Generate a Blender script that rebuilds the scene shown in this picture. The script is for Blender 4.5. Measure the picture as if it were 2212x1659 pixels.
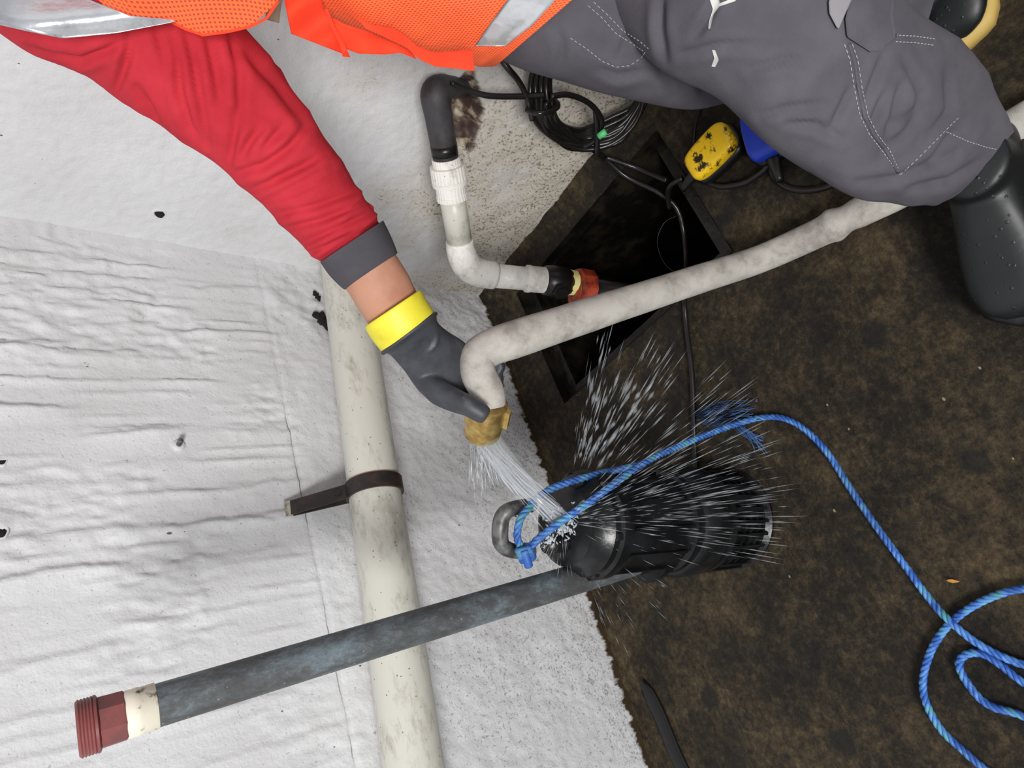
import bpy, math, random
import numpy as np
from mathutils import Vector, Matrix
from mathutils.bvhtree import BVHTree

for o in list(bpy.data.objects):
    bpy.data.objects.remove(o)
SC = bpy.context.scene
COL = SC.collection
PI = math.pi

# ------------------------------------------------------------------ camera
F_PX, CX, CY = 1500.0, 1106.0, 829.5
_n = np.array([2950-CX, 870-CY, F_PX]); _n /= np.linalg.norm(_n)
_h = np.array([-50-CX, -2070-CY, F_PX]); _h -= _n*(_h@_n); _h /= np.linalg.norm(_h)
_Z = -_n; _X = _h; _Y = np.cross(_Z, _X)
RW = np.array([_X, _Y, _Z])                       # camera frame -> world frame
def ray(p):
    return RW @ np.array([(p[0]-CX)/F_PX, (p[1]-CY)/F_PX, 1.0])
CAM = -ray((1050, 640))*2.15                      # room corner sits at the origin
def px(x, y, d):
    return CAM + ray((x, y))*d
def on_z(x, y, z=0.0):
    r = ray((x, y)); return CAM + r*((z-CAM[2])/r[2])
def on_y(x, y, v=0.0):
    r = ray((x, y)); return CAM + r*((v-CAM[1])/r[1])
def on_x(x, y, v=0.0):
    r = ray((x, y)); return CAM + r*((v-CAM[0])/r[0])

cd = bpy.data.cameras.new('camera')
cam = bpy.data.objects.new('camera', cd); COL.objects.link(cam)
right, up, back = RW@np.array([1, 0, 0]), RW@np.array([0, -1, 0]), RW@np.array([0, 0, -1])
M = Matrix.Identity(4)
for i in range(3):
    M[i][0], M[i][1], M[i][2], M[i][3] = right[i], up[i], back[i], CAM[i]
cam.matrix_world = M
cd.sensor_width = 36.0; cd.lens = F_PX/2212*36; cd.clip_start = 0.02
SC.camera = cam

# ------------------------------------------------------------------ light
w = bpy.data.worlds.new('world'); SC.world = w; w.use_nodes = True
w.node_tree.nodes['Background'].inputs[0].default_value = (0.93, 0.96, 1.0, 1)
w.node_tree.nodes['Background'].inputs[1].default_value = 0.47
def area(name, loc, target, size, power, color):
    l = bpy.data.lights.new(name, 'AREA'); l.energy = power; l.size = size; l.color = color
    l.shape = 'DISK'
    o = bpy.data.objects.new(name, l); COL.objects.link(o); o.location = loc
    o.rotation_euler = (Vector(target)-Vector(loc)).to_track_quat('-Z', 'Y').to_euler()
    return o
area('work_lamp', (-3.3, -2.5, 2.35), (-0.5, -0.3, 0.6), 1.05, 138, (1.0, 0.985, 0.965))
SC.view_settings.view_transform = 'Standard'; SC.view_settings.look = 'None'
SC.view_settings.exposure = 0.0; SC.view_settings.gamma = 1.0
SC.view_settings.use_curve_mapping = False

# ------------------------------------------------------------------ noise
_rng = np.random.RandomState(7)
_T = _rng.rand(256, 256)
def vn(x, y):
    x = np.asarray(x, float); y = np.asarray(y, float)
    xi = np.floor(x).astype(int); yi = np.floor(y).astype(int)
    fx = x-xi; fy = y-yi; fx = fx*fx*(3-2*fx); fy = fy*fy*(3-2*fy)
    a = _T[xi % 256, yi % 256]; b = _T[(xi+1) % 256, yi % 256]
    c = _T[xi % 256, (yi+1) % 256]; d = _T[(xi+1) % 256, (yi+1) % 256]
    return (a*(1-fx)+b*fx)*(1-fy)+(c*(1-fx)+d*fx)*fy
def fbm(x, y, o=4):
    s = 0; a = 0.5
    for i in range(o):
        s = s+a*vn(x*2**i+17*i, y*2**i+31*i); a *= 0.5
    return s
def sst(a, b, x):
    t = np.clip((x-a)/(b-a), 0, 1); return t*t*(3-2*t)

# ------------------------------------------------------------------ materials
class NT:
    def __init__(s, name):
        s.m = bpy.data.materials.new(name); s.m.use_nodes = True
        s.t = s.m.node_tree; s.b = s.t.nodes['Principled BSDF']
        s.out = s.t.nodes['Material Output']
        s.co = s.t.nodes.new('ShaderNodeTexCoord')
    def lk(s, a, b): s.t.links.new(a, b)
    def new(s, k): return s.t.nodes.new('ShaderNode'+k)
    def mapping(s, scale=(1, 1, 1), uv=False, rot=(0, 0, 0)):
        n = s.new('Mapping'); n.inputs['Scale'].default_value = scale; n.inputs['Rotation'].default_value = rot
        s.lk(s.co.outputs['UV' if uv else 'Object'], n.inputs[0]); return n.outputs[0]
    def noise(s, scale, vec=None, detail=5, rough=0.55):
        n = s.new('TexNoise'); n.inputs['Scale'].default_value = scale
        n.inputs['Detail'].default_value = detail; n.inputs['Roughness'].default_value = rough
        s.lk(vec if vec is not None else s.co.outputs['Object'], n.inputs['Vector']); return n.outputs['Fac']
    def voro(s, scale, vec=None, feature='F1', out='Distance'):
        n = s.new('TexVoronoi'); n.inputs['Scale'].default_value = scale; n.feature = feature
        s.lk(vec if vec is not None else s.co.outputs['Object'], n.inputs['Vector']); return n.outputs[out]
    def ramp(s, fac, stops):
        n = s.new('ValToRGB'); e = n.color_ramp.elements
        while len(e) < len(stops): e.new(0.5)
        for i, (p, c) in enumerate(stops):
            e[i].position = p; e[i].color = (c, c, c, 1) if not isinstance(c, tuple) else (*c, 1)
        s.lk(fac, n.inputs[0]); return n.outputs[0]
    def math(s, op, a, b=None):
        n = s.new('Math'); n.operation = op
        for i, v in enumerate((a, b)):
            if v is None: continue
            if isinstance(v, (int, float)): n.inputs[i].default_value = v
            else: s.lk(v, n.inputs[i])
        return n.outputs[0]
    def mix(s, fac, a, b):
        n = s.new('Mix'); n.data_type = 'RGBA'
        for i, v in ((0, fac), (6, a), (7, b)):
            if isinstance(v, (int, float)): n.inputs[i].default_value = v
            elif isinstance(v, tuple): n.inputs[i].default_value = (*v, 1)
            else: s.lk(v, n.inputs[i])
        return n.outputs[2]
    def color(s, c):
        if isinstance(c, tuple): s.b.inputs['Base Color'].default_value = (*c, 1)
        else: s.lk(c, s.b.inputs['Base Color'])
    def set(s, **k):
        for n, v in k.items():
            i = s.b.inputs[n.replace('_', ' ')]
            if isinstance(v, (int, float)): i.default_value = v
            else: s.lk(v, i)
    def bump(s, h, strength=0.3, dist=0.005):
        n = s.new('Bump'); n.inputs['Strength'].default_value = strength; n.inputs['Distance'].default_value = dist
        s.lk(h, n.inputs['Height']); s.lk(n.outputs[0], s.b.inputs['Normal'])
    def pos(s):
        n = s.new('SeparateXYZ'); s.lk(s.co.outputs['Object'], n.inputs[0]); return n.outputs

def hexc(r, g, b):
    f = lambda c: (c/255/12.92) if c/255 <= 0.04045 else ((c/255+0.055)/1.055)**2.4
    return (f(r), f(g), f(b))

def simple(name, c, rough=0.5, metal=0.0, c2=None, scale=8, lo=0.45, hi=0.6, bumpscale=None, bs=0.2, bd=0.002, spec=0.5, coat=0.0):
    t = NT(name)
    if c2:
        t.color(t.mix(t.ramp(t.noise(scale), [(lo, 0.0), (hi, 1.0)]), c, c2))
    else: t.color(c)
    t.set(Roughness=rough, Metallic=metal)
    t.b.inputs['Specular IOR Level'].default_value = spec
    if coat: t.b.inputs['Coat Weight'].default_value = coat; t.b.inputs['Coat Roughness'].default_value = 0.12
    if bumpscale: t.bump(t.noise(bumpscale), bs, bd)
    return t.m

def wall_mat(name, stain, edge_lo, edge_hi, speck=0.16):
    t = NT(name); P = t.pos()
    base = t.mix(t.ramp(t.noise(3.0), [(0.35, 0.0), (0.7, 1.0)]), hexc(216, 217, 219), hexc(204, 204, 205))
    if stain:
        # beige dirt creeping up from the floor and round the pipe
        z = t.math('MULTIPLY', P[2], -1.15); f = t.math('ADD', z, t.math('MULTIPLY', t.noise(4.5, detail=7), 1.9))
        f = t.ramp(f, [(0.2, 0.0), (0.8, 1.0)])
        base = t.mix(t.math('MULTIPLY', f, 0.8), base, hexc(188, 179, 163))
        g = t.ramp(t.math('ADD', t.noise(150, detail=3), t.math('MULTIPLY', f, 0.10)), [(0.63, 0.0), (0.74, 1.0)])
        base = t.mix(t.math('MULTIPLY', t.math('MULTIPLY', g, f), 0.8), base, hexc(104, 90, 70))
    else:
        z = t.math('MULTIPLY', P[2], -1.0); f = t.math('ADD', z, t.math('MULTIPLY', t.noise(5, detail=7), 1.6))
        f = t.ramp(f, [(0.1, 0.0), (0.85, 1.0)])
        g = t.ramp(t.math('ADD', t.noise(150, detail=4, rough=0.7), t.math('MULTIPLY', f, 0.1)), [(0.635, 0.0), (0.69, 1.0)])
        base = t.mix(t.math('MULTIPLY', g, 0.5), base, hexc(76, 74, 70))
    # sparse dark specks, stretched along the wall height
    for sc_, rad_, lo_ in ((20, speck*0.42, 0.45), (48, speck*0.5, 0.5), (9, speck*0.28, 0.5)):
        vec = t.mapping((1, 1, 0.6))
        d = t.voro(sc_, vec); rnd = t.voro(sc_, vec, out='Color')
        sx = t.new('SeparateColor'); t.lk(rnd, sx.inputs[0])
        lim = t.math('MULTIPLY', t.ramp(sx.outputs[0], [(lo_, 0.0), (1.0, 1.0)]), rad_)
        lim = t.math('MULTIPLY', lim, t.ramp(t.noise(4.0), [(0.42, 0.15), (0.6, 1.0)]))
        sp = t.math('LESS_THAN', d, lim)
        base = t.mix(t.math('MULTIPLY', sp, 0.85), base, hexc(44, 40, 36))
    if not stain:
        # dirt caught in the hairline joint between two pours
        jz = t.math('ABSOLUTE', t.math('SUBTRACT', t.math('ADD', P[2], t.math('MULTIPLY', t.math('SUBTRACT', t.noise(14), 0.5), 0.012)), 0.703))
        jl = t.math('MULTIPLY', t.math('LESS_THAN', jz, 0.0011), t.ramp(t.noise(11), [(0.42, 0.15), (0.58, 0.9)]))
        base = t.mix(t.math('MULTIPLY', jl, t.ramp(t.math('MULTIPLY', P[0], -1.0), [(0.33, 0.0), (0.40, 0.85)])), base, hexc(70, 68, 66))
    # ragged lower limit of the white paint, bare wet concrete beneath
    e = t.math('ADD', P[2], t.math('MULTIPLY', t.math('SUBTRACT', t.noise(55, t.mapping((1, 1, 0.35)), detail=4), 0.5), 0.06))
    pf = t.ramp(e, [(edge_lo, 0.0), (edge_hi, 1.0)])
    raw = t.mix(t.noise(18), hexc(34, 28, 20), hexc(82, 66, 46))
    full = t.mix(pf, raw, base)
    if stain:
        at_ = t.new('Attribute'); at_.attribute_name = 'broken'
        brk = t.ramp(t.noise(24, detail=6), [(0.40, hexc(52, 36, 32)), (0.52, hexc(78, 58, 50)), (0.60, hexc(150, 138, 118)), (0.7, hexc(186, 178, 160))])
        full = t.mix(at_.outputs['Fac'], full, brk)
    t.color(full)
    t.set(Roughness=t.ramp(pf, [(0.0, 0.3), (1.0, 0.62)]))
    b = t.math('ADD', t.math('MULTIPLY', t.noise(40, detail=6), 0.7), t.math('MULTIPLY', t.noise(190, detail=3), 0.3))
    t.bump(b, 0.55, 0.006)
    return t.m

def floor_mat():
    t = NT('wet_concrete')
    n1 = t.noise(7.0, detail=12, rough=0.80); n2 = t.noise(60, detail=8, rough=0.8); n3 = t.noise(2.2, detail=4)
    a = t.math('ADD', t.math('ADD', t.math('MULTIPLY', n1, 0.50), t.math('MULTIPLY', n2, 0.35)), t.math('MULTIPLY', n3, 0.20))
    c = t.ramp(a, [(0.44, hexc(23, 22, 20)), (0.505, hexc(44, 38, 29)), (0.555, hexc(72, 61, 44)), (0.62, hexc(104, 90, 65)), (0.70, hexc(138, 122, 92))])
    d = t.voro(9); k = t.noise(7)
    spot = t.math('MULTIPLY', t.ramp(t.math('ADD', d, t.math('MULTIPLY', t.noise(26, detail=6), 0.4)), [(0.36, 1.0), (0.50, 0.0)]), t.ramp(k, [(0.48, 0.0), (0.54, 1.0)]))
    c = t.mix(t.math('MULTIPLY', spot, 0.8), c, hexc(29, 29, 28))
    vec = t.mapping((1, 1.6, 1), rot=(0, 0, 0.6))
    rnd = t.new('SeparateColor'); t.lk(t.voro(26, vec, out='Color'), rnd.inputs[0])
    chip = t.math('LESS_THAN', t.math('ADD', t.voro(26, vec), t.math('MULTIPLY', t.noise(120), 0.12)), t.math('MULTIPLY', t.ramp(rnd.outputs[0], [(0.80, 0.0), (1.0, 1.0)]), 0.17))
    c = t.mix(chip, c, hexc(170, 152, 118))
    t.color(c); t.b.inputs['Specular IOR Level'].default_value = 0.3
    t.set(Roughness=t.ramp(n1, [(0.4, 0.45), (0.62, 0.75)]))
    t.bump(t.math('ADD', n1, t.math('ADD', n2, t.math('MULTIPLY', t.noise(200, detail=4), 0.4))), 0.9, 0.007)
    return t.m

def mesh_fabric():
    t = NT('orange_mesh_fabric')
    vec = t.mapping((1, 1, 1), uv=True)
    sep = t.new('SeparateXYZ'); t.lk(vec, sep.inputs[0])
    k = 2*PI/0.0052
    u = t.math('SINE', t.math('MULTIPLY', sep.outputs[0], k)); v = t.math('SINE', t.math('MULTIPLY', sep.outputs[1], k))
    d = t.math('ADD', u, v)
    hole = t.ramp(t.math('MULTIPLY', t.math('ADD', d, 2.0), 0.25), [(0.66, 0.0), (0.80, 1.0)])
    t.color(t.mix(hole, hexc(255, 106, 52), hexc(196, 52, 34)))
    t.set(Roughness=0.7); t.bump(t.math('SUBTRACT', 1.0, hole), 0.5, 0.001)
    return t.m

def cloth(name, c, c2, weave=900, fold=14, bs=0.35, bd=0.004):
    t = NT(name)
    t.color(t.mix(t.ramp(t.noise(fold, detail=6), [(0.35, 0.0), (0.65, 1.0)]), c, c2))
    t.set(Roughness=0.85); t.b.inputs['Specular IOR Level'].default_value = 0.2
    t.bump(t.math('ADD', t.noise(weave, detail=2), t.noise(fold*2.2, detail=4)), bs, bd)
    return t.m

def pvc_mat(name, c, dirt, amt, axis=(1, 1, 1)):
    t = NT(name); n = t.noise(30, t.mapping(axis), detail=8, rough=0.75)
    f = t.ramp(t.math('ADD', t.math('MULTIPLY', n, 0.75), t.math('MULTIPLY', t.noise(6), 0.35)), [(0.56, 0.0), (0.72, amt)])
    sp = t.math('LESS_THAN', t.voro(60), 0.09)
    t.color(t.mix(t.math('MULTIPLY', sp, 0.7), t.mix(f, c, dirt), hexc(60, 54, 44)))
    t.set(Roughness=0.38); t.bump(n, 0.08, 0.002)
    return t.m

def steel_mat():
    t = NT('painted_steel'); n = t.noise(16, t.mapping((1, 1, 0.6)), detail=11, rough=0.82)
    c = t.ramp(n, [(0.36, hexc(112, 127, 134)), (0.44, hexc(94, 104, 110)), (0.50, hexc(76, 80, 82)), (0.60, hexc(60, 60, 61)), (0.70, hexc(112, 92, 72))])
    fl = t.math('LESS_THAN', t.voro(70), t.math('MULTIPLY', t.noise(6), 0.16))
    t.color(t.mix(t.math('MULTIPLY', fl, 0.5), c, hexc(150, 152, 150)))
    t.set(Roughness=0.5); t.bump(n, 0.5, 0.004)
    return t.m

def rope_mat():
    t = NT('blue_rope_fibre')
    f = t.ramp(t.noise(45, detail=3), [(0.42, hexc(44, 92, 172)), (0.55, hexc(84, 136, 206)), (0.68, hexc(78, 160, 150))])
    g = t.ramp(t.noise(5, detail=3), [(0.45, 0.0), (0.62, 1.0)])
    t.color(t.mix(t.math('MULTIPLY', g, 0.35), f, hexc(40, 66, 100))); t.set(Roughness=0.55)
    t.bump(t.noise(600, t.mapping((1, 1, 1))), 0.4, 0.001)
    return t.m

def water_mat(name, alpha, c=(0.85, 0.9, 0.95)):
    t = NT(name); t.color(c); t.set(Roughness=0.12, Alpha=alpha)
    t.b.inputs['Specular IOR Level'].default_value = 0.8
    return t.m

def float_mat():
    t = NT('yellow_plastic_grimy')
    f = t.ramp(t.math('ADD', t.noise(38, detail=8, rough=0.7), t.math('MULTIPLY', t.noise(8), 0.4)), [(0.76, 0.0), (0.84, 1.0)])
    t.color(t.mix(f, hexc(255, 208, 34), hexc(38, 30, 16))); t.set(Roughness=0.32); return t.m

def hose_mat():
    t = NT('canvas_hose')
    n = t.noise(24, detail=7, rough=0.65)
    c = t.ramp(t.math('ADD', t.math('MULTIPLY', n, 0.8), t.math('MULTIPLY', t.noise(5), 0.3)), [(0.42, hexc(146, 140, 134)), (0.52, hexc(172, 167, 160)), (0.62, hexc(186, 181, 174))])
    t.color(c); t.set(Roughness=0.8); t.bump(t.math('ADD', t.noise(500), n), 0.35, 0.002); return t.m

def boot_mat():
    t = NT('wet_black_rubber')
    drop = t.ramp(t.voro(75), [(0.10, 1.0), (0.2, 0.0)])
    t.color(t.mix(t.noise(6), hexc(12, 14, 15), hexc(20, 24, 25)))
    t.set(Roughness=0.46); t.bump(t.math('ADD', drop, t.math('MULTIPLY', t.noise(30), 0.3)), 0.3, 0.003); return t.m

M_ = {
 'wall_b': wall_mat('white_paint_board_marked', False, 0.012, 0.022),
 'wall_r': wall_mat('white_paint_stained', True, 0.012, 0.024, 0.16),
 'floor': floor_mat(),
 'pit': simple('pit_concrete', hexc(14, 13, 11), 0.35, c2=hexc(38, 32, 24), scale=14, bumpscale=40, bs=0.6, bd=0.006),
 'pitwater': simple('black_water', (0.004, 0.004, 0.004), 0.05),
 'hole': simple('dark_hole', (0.006, 0.005, 0.005), 0.9),
 'rawbrick': simple('broken_masonry', hexc(66, 44, 38), 0.6, c2=hexc(160, 150, 132), scale=22, lo=0.5, hi=0.66, bumpscale=50, bs=0.8, bd=0.01),
 'pvc_grey': pvc_mat('aged_pvc', hexc(206, 204, 194), hexc(124, 116, 98), 0.65, (0.4, 1, 1)),
 'pvc_white': pvc_mat('white_pvc', hexc(236, 234, 228), hexc(130, 114, 94), 0.5),
 'rubber_grey': simple('dark_rubber', hexc(62, 60, 64), 0.6, c2=hexc(46, 40, 42), scale=20, bumpscale=60),
 'rust_strap': simple('rusty_black_iron', hexc(44, 40, 40), 0.5, 0.3, c2=hexc(66, 52, 46), scale=25, bumpscale=60, bs=0.4),
 'rust_edge': simple('rust_orange', hexc(176, 112, 52), 0.7),
 'bare': simple('bare_worn_iron', hexc(170, 164, 150), 0.55, c2=hexc(110, 100, 88), scale=60),
 'steel': steel_mat(),
 'redpvc': simple('maroon_plastic', hexc(126, 66, 64), 0.5, c2=hexc(106, 62, 60), scale=25, bumpscale=80),
 'redorange': simple('red_plastic_union', hexc(166, 62, 38), 0.4, c2=hexc(110, 40, 28), scale=30, bumpscale=60),
 'tape': simple('cream_tape', hexc(226, 220, 202), 0.55, c2=hexc(96, 88, 70), scale=55, lo=0.60, hi=0.68, bumpscale=70),
 'tape_y': simple('pale_yellow_tape', hexc(232, 226, 150), 0.6),
 'pump': simple('wet_black_iron', hexc(13, 14, 15), 0.3, 0.0, c2=hexc(26, 27, 29), scale=18, bumpscale=60, bs=0.35, spec=0.4),
 'pump_grey': simple('worn_grey_iron', hexc(112, 112, 112), 0.45, 0.4, c2=hexc(66, 64, 62), scale=40, bumpscale=60),
 'rope': rope_mat(),
 'rope_dark': simple('wet_frayed_fibre', hexc(58, 92, 142), 0.5, c2=hexc(20, 32, 48), scale=30),
 'cable': simple('black_cable', hexc(26, 23, 23), 0.3, bumpscale=200, bs=0.1),
 'green': simple('green_tag', hexc(92, 200, 124), 0.5),
 'yellowfloat': float_mat(),
 'bluefloat': simple('blue_plastic', hexc(30, 66, 196), 0.35),
 'blackplastic': simple('black_plastic', hexc(20, 19, 19), 0.35),
 'hose': hose_mat(),
 'brass': simple('brass', hexc(206, 178, 112), 0.3, 0.8, c2=hexc(170, 136, 76), scale=30),
 'red': cloth('red_sleeve_fabric', hexc(194, 50, 62), hexc(178, 40, 52)),
 'greycuff': cloth('charcoal_knit_cuff', hexc(84, 82, 88), hexc(76, 74, 80)),
 'skin': simple('skin', hexc(184, 134, 110), 0.6, c2=hexc(172, 120, 98), scale=14, bumpscale=220, bs=0.12),
 'hair': simple('dark_hair', hexc(28, 24, 22), 0.6),
 'gl_yellow': simple('yellow_rubber', hexc(228, 216, 58), 0.5, c2=hexc(206, 192, 44), scale=20, lo=0.55, hi=0.75, bumpscale=60),
 'glove': simple('charcoal_rubber', hexc(62, 64, 70), 0.5, c2=hexc(52, 53, 58), scale=30, bumpscale=420, bs=0.25, bd=0.001),
 'mesh': mesh_fabric(),
 'orange': cloth('orange_binding', hexc(252, 78, 46), hexc(244, 68, 42)),
 'silver': simple('silver_reflective_tape', hexc(206, 208, 212), 0.3, 0.7, c2=hexc(168, 170, 175), scale=10, bumpscale=14, bs=0.35, bd=0.01),
 'khaki': cloth('khaki_webbing', hexc(150, 138, 116), hexc(128, 118, 98)),
 'trouser': cloth('grey_work_trouser', hexc(94, 91, 98), hexc(82, 79, 86), bs=0.3),
 'stitch': simple('pale_thread', hexc(166, 163, 164), 0.7),
 'paint': simple('dried_white_paint', hexc(200, 200, 196), 0.7),
 'boot': boot_mat(),
 'sole': simple('yellow_rubber_sole', hexc(196, 166, 92), 0.6),
 'leaf': simple('dry_leaf', hexc(196, 140, 62), 0.6),
 'jet': water_mat('jet_water', 0.16),
 'jetsheet': water_mat('jet_sheet_water', 0.14),
 'drops': water_mat('spray_water', 0.10),
 'foam': water_mat('foam_water', 0.3),
}

# ------------------------------------------------------------------ mesh helpers
class MB:
    def __init__(s): s.v = []; s.f = []; s.uv = []
    def add(s, vs, fs, uvs=None):
        k = len(s.v); s.v += [tuple(map(float, v)) for v in vs]; s.f += [tuple(i+k for i in f) for f in fs]
        s.uv += [tuple(u) for u in uvs] if uvs is not None else [(0.0, 0.0)]*len(vs)
        return s
def obj(name, mb, mat, parent=None, smooth=True, kind=None):
    me = bpy.data.meshes.new(name); me.from_pydata(mb.v, [], mb.f); me.update()
    if any(u != (0.0, 0.0) for u in mb.uv):
        l = me.uv_layers.new(name='uv')
        li = np.zeros(len(me.loops), dtype=np.int32); me.loops.foreach_get('vertex_index', li)
        l.data.foreach_set('uv', np.array(mb.uv, dtype=np.float32)[li].ravel())
    if smooth: me.polygons.foreach_set('use_smooth', [True]*len(me.polygons))
    me.materials.append(M_[mat] if isinstance(mat, str) else mat)
    o = bpy.data.objects.new(name, me); COL.objects.link(o)
    if parent is not None:
        o.parent = parent; o.matrix_parent_inverse = Matrix.Translation(parent.location).inverted() if parent.type == 'EMPTY' else Matrix.Identity(4)
    if kind: o['kind'] = kind
    return o
def tag(o, label, cat, group=None, kind=None):
    o['label'] = label; o['category'] = cat
    if group: o['group'] = group
    if kind: o['kind'] = kind
    return o
def thing(name, loc, label, cat, group=None):
    o = bpy.data.objects.new(name, None); COL.objects.link(o); o.location = tuple(float(c) for c in loc); o.empty_display_size = 0.05
    return tag(o, label, cat, group)
def sharp(o, ang=35):
    me = o.data
    me.polygons.foreach_set('use_smooth', [True]*len(me.polygons))
    try: me.set_sharp_from_angle(angle=math.radians(ang))
    except Exception: pass
    return o

def catmull(P, n):
    P = [np.asarray(p, float) for p in P]
    if len(P) == 2: return [P[0]+(P[1]-P[0])*i/(n-1) for i in range(n)]
    Q = [2*P[0]-P[1]]+P+[2*P[-1]-P[-2]]; out = []
    for i in range(n):
        t = i/(n-1)*(len(P)-1); k = min(int(t), len(P)-2); u = t-k
        a, b, c, d = Q[k:k+4]
        out.append(0.5*((2*b)+(-a+c)*u+(2*a-5*b+4*c-d)*u*u+(-a+3*b-3*c+d)*u**3))
    return out
def frames(path):
    P = np.array(path); T = np.gradient(P, axis=0); T /= (np.linalg.norm(T, axis=1)[:, None]+1e-12)
    r = np.array([0, 0, 1.0]) if abs(T[0][2]) < 0.9 else np.array([1.0, 0, 0])
    n = np.cross(T[0], r); n /= np.linalg.norm(n); N = [n]
    for i in range(1, len(P)):
        n = N[-1]-T[i]*(N[-1]@T[i]); n /= np.linalg.norm(n)+1e-12; N.append(n)
    N = np.array(N); return P, T, N, np.cross(T, N)
def tube(mb, path, r, n=10, cap=True, flat=None):
    P, T, N, B = frames(path); m = len(P)
    r = np.full(m, r) if np.isscalar(r) else np.interp(np.linspace(0, 1, m), np.linspace(0, 1, len(r)), r)
    th = np.linspace(0, 2*PI, n, endpoint=False); vs = []; fs = []; uv = []
    L = np.concatenate([[0], np.cumsum(np.linalg.norm(np.diff(P, axis=0), axis=1))])
    for i in range(m):
        for j, a in enumerate(th):
            vs.append(P[i]+r[i]*(N[i]*math.cos(a)+B[i]*math.sin(a))); uv.append((a*r[i], L[i]))
    for i in range(m-1):
        for j in range(n):
            fs.append((i*n+j, i*n+(j+1) % n, (i+1)*n+(j+1) % n, (i+1)*n+j))
    if cap: fs.append(tuple(range(n))[::-1]); fs.append(tuple((m-1)*n+j for j in range(n)))
    return mb.add(vs, fs, uv)
def spath(pts, n=40): return catmull(pts, n)
def axes(d):
    d = np.asarray(d, float); d = d/np.linalg.norm(d)
    r = np.array([0, 0, 1.0]) if abs(d[2]) < 0.9 else np.array([1.0, 0, 0])
    u = np.cross(d, r); u /= np.linalg.norm(u); return d, u, np.cross(d, u)
def lathe(mb, p0, d, prof, n=32, rot=0.0, rf=None):
    """revolve (distance, radius) pairs about the axis from p0 along d"""
    d, u, v = axes(d); p0 = np.asarray(p0, float); vs = []; fs = []; uv = []
    for (t, r) in prof:
        for j in range(n):
            a = 2*PI*j/n+rot; q = r*(rf(a, t) if rf else 1.0)
            vs.append(p0+d*t+q*(u*math.cos(a)+v*math.sin(a))); uv.append((a*r+1e-4, t))
    for i in range(len(prof)-1):
        for j in range(n): fs.append((i*n+j, i*n+(j+1) % n, (i+1)*n+(j+1) % n, (i+1)*n+j))
    if prof[0][1] > 1e-6: fs.append(tuple(range(n))[::-1])
    if prof[-1][1] > 1e-6: fs.append(tuple((len(prof)-1)*n+j for j in range(n)))
    return mb.add(vs, fs, uv)
def box(mb, c, sx, sy, sz, ax=None):
    A = np.eye(3) if ax is None else np.array(ax); c = np.asarray(c, float)
    vs = [c+A[0]*x*sx/2+A[1]*y*sy/2+A[2]*z*sz/2 for x in (-1, 1) for y in (-1, 1) for z in (-1, 1)]
    return mb.add(vs, [(0, 1, 3, 2), (4, 6, 7, 5), (0, 4, 5, 1), (2, 3, 7, 6), (0, 2, 6, 4), (1, 5, 7, 3)])

def loft(mb, secs, nu=40, n=36, disp=None, cap=(False, False), power=1.0, thick_in=None):
    """secs: (pixel edge A, pixel edge B, depth A, depth B, thickness ratio); a closed tube whose outline passes A and B"""
    A = catmull([px(*s[0], s[2]) for s in secs], nu); B = catmull([px(*s[1], s[3]) for s in secs], nu)
    K = np.interp(np.linspace(0, 1, nu), np.linspace(0, 1, len(secs)), [s[4] for s in secs])
    Cn = np.array([(a+b)/2 for a, b in zip(A, B)]); T = np.gradient(Cn, axis=0)
    L = np.concatenate([[0], np.cumsum(np.linalg.norm(np.diff(Cn, axis=0), axis=1))])
    vs = []; fs = []; uv = []
    for i in range(nu):
        a = (B[i]-A[i])/2; ra = np.linalg.norm(a); v = CAM-Cn[i]; t = T[i]/(np.linalg.norm(T[i])+1e-9)
        b = v-a*(v@a)/(ra*ra); b /= np.linalg.norm(b); b = b*ra*K[i]
        for j in range(n):
            th = 2*PI*j/n; c_, s_ = math.cos(th), math.sin(th)
            c2 = math.copysign(abs(c_)**power, c_); s2 = math.copysign(abs(s_)**power, s_)
            off = a*c2+b*s2
            if disp: off = off*(1+disp(i/(nu-1), th)/ra)
            vs.append(Cn[i]+off); uv.append((th*ra+1e-4, L[i]))
    for i in range(nu-1):
        for j in range(n): fs.append((i*n+j, (i+1)*n+j, (i+1)*n+(j+1) % n, i*n+(j+1) % n))
    if cap[0]: fs.append(tuple(range(n)))
    if cap[1]: fs.append(tuple((nu-1)*n+j for j in range(n))[::-1])
    return mb.add(vs, fs, uv)
def bvh_of(*mbs): 
    v = []; f = []
    for m in mbs:
        k = len(v); v += m.v; f += [tuple(i+k for i in q) for q in m.f]
    return BVHTree.FromPolygons(v, f)
def cast(bvh, x, y, off=0.002, fallback=None):
    r = ray((x, y)); L = np.linalg.norm(r); h = bvh.ray_cast(Vector(CAM), Vector(r/L))
    if h[0] is None: return px(x, y, fallback) if fallback else None
    return np.array(h[0])-r/L*off
def poly(pts, n):
    P = np.array(pts, float); d = np.concatenate([[0], np.cumsum(np.linalg.norm(np.diff(P, axis=0), axis=1))])
    s = np.linspace(0, d[-1], n); return np.stack([np.interp(s, d, P[:, k]) for k in range(2)], 1)
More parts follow.
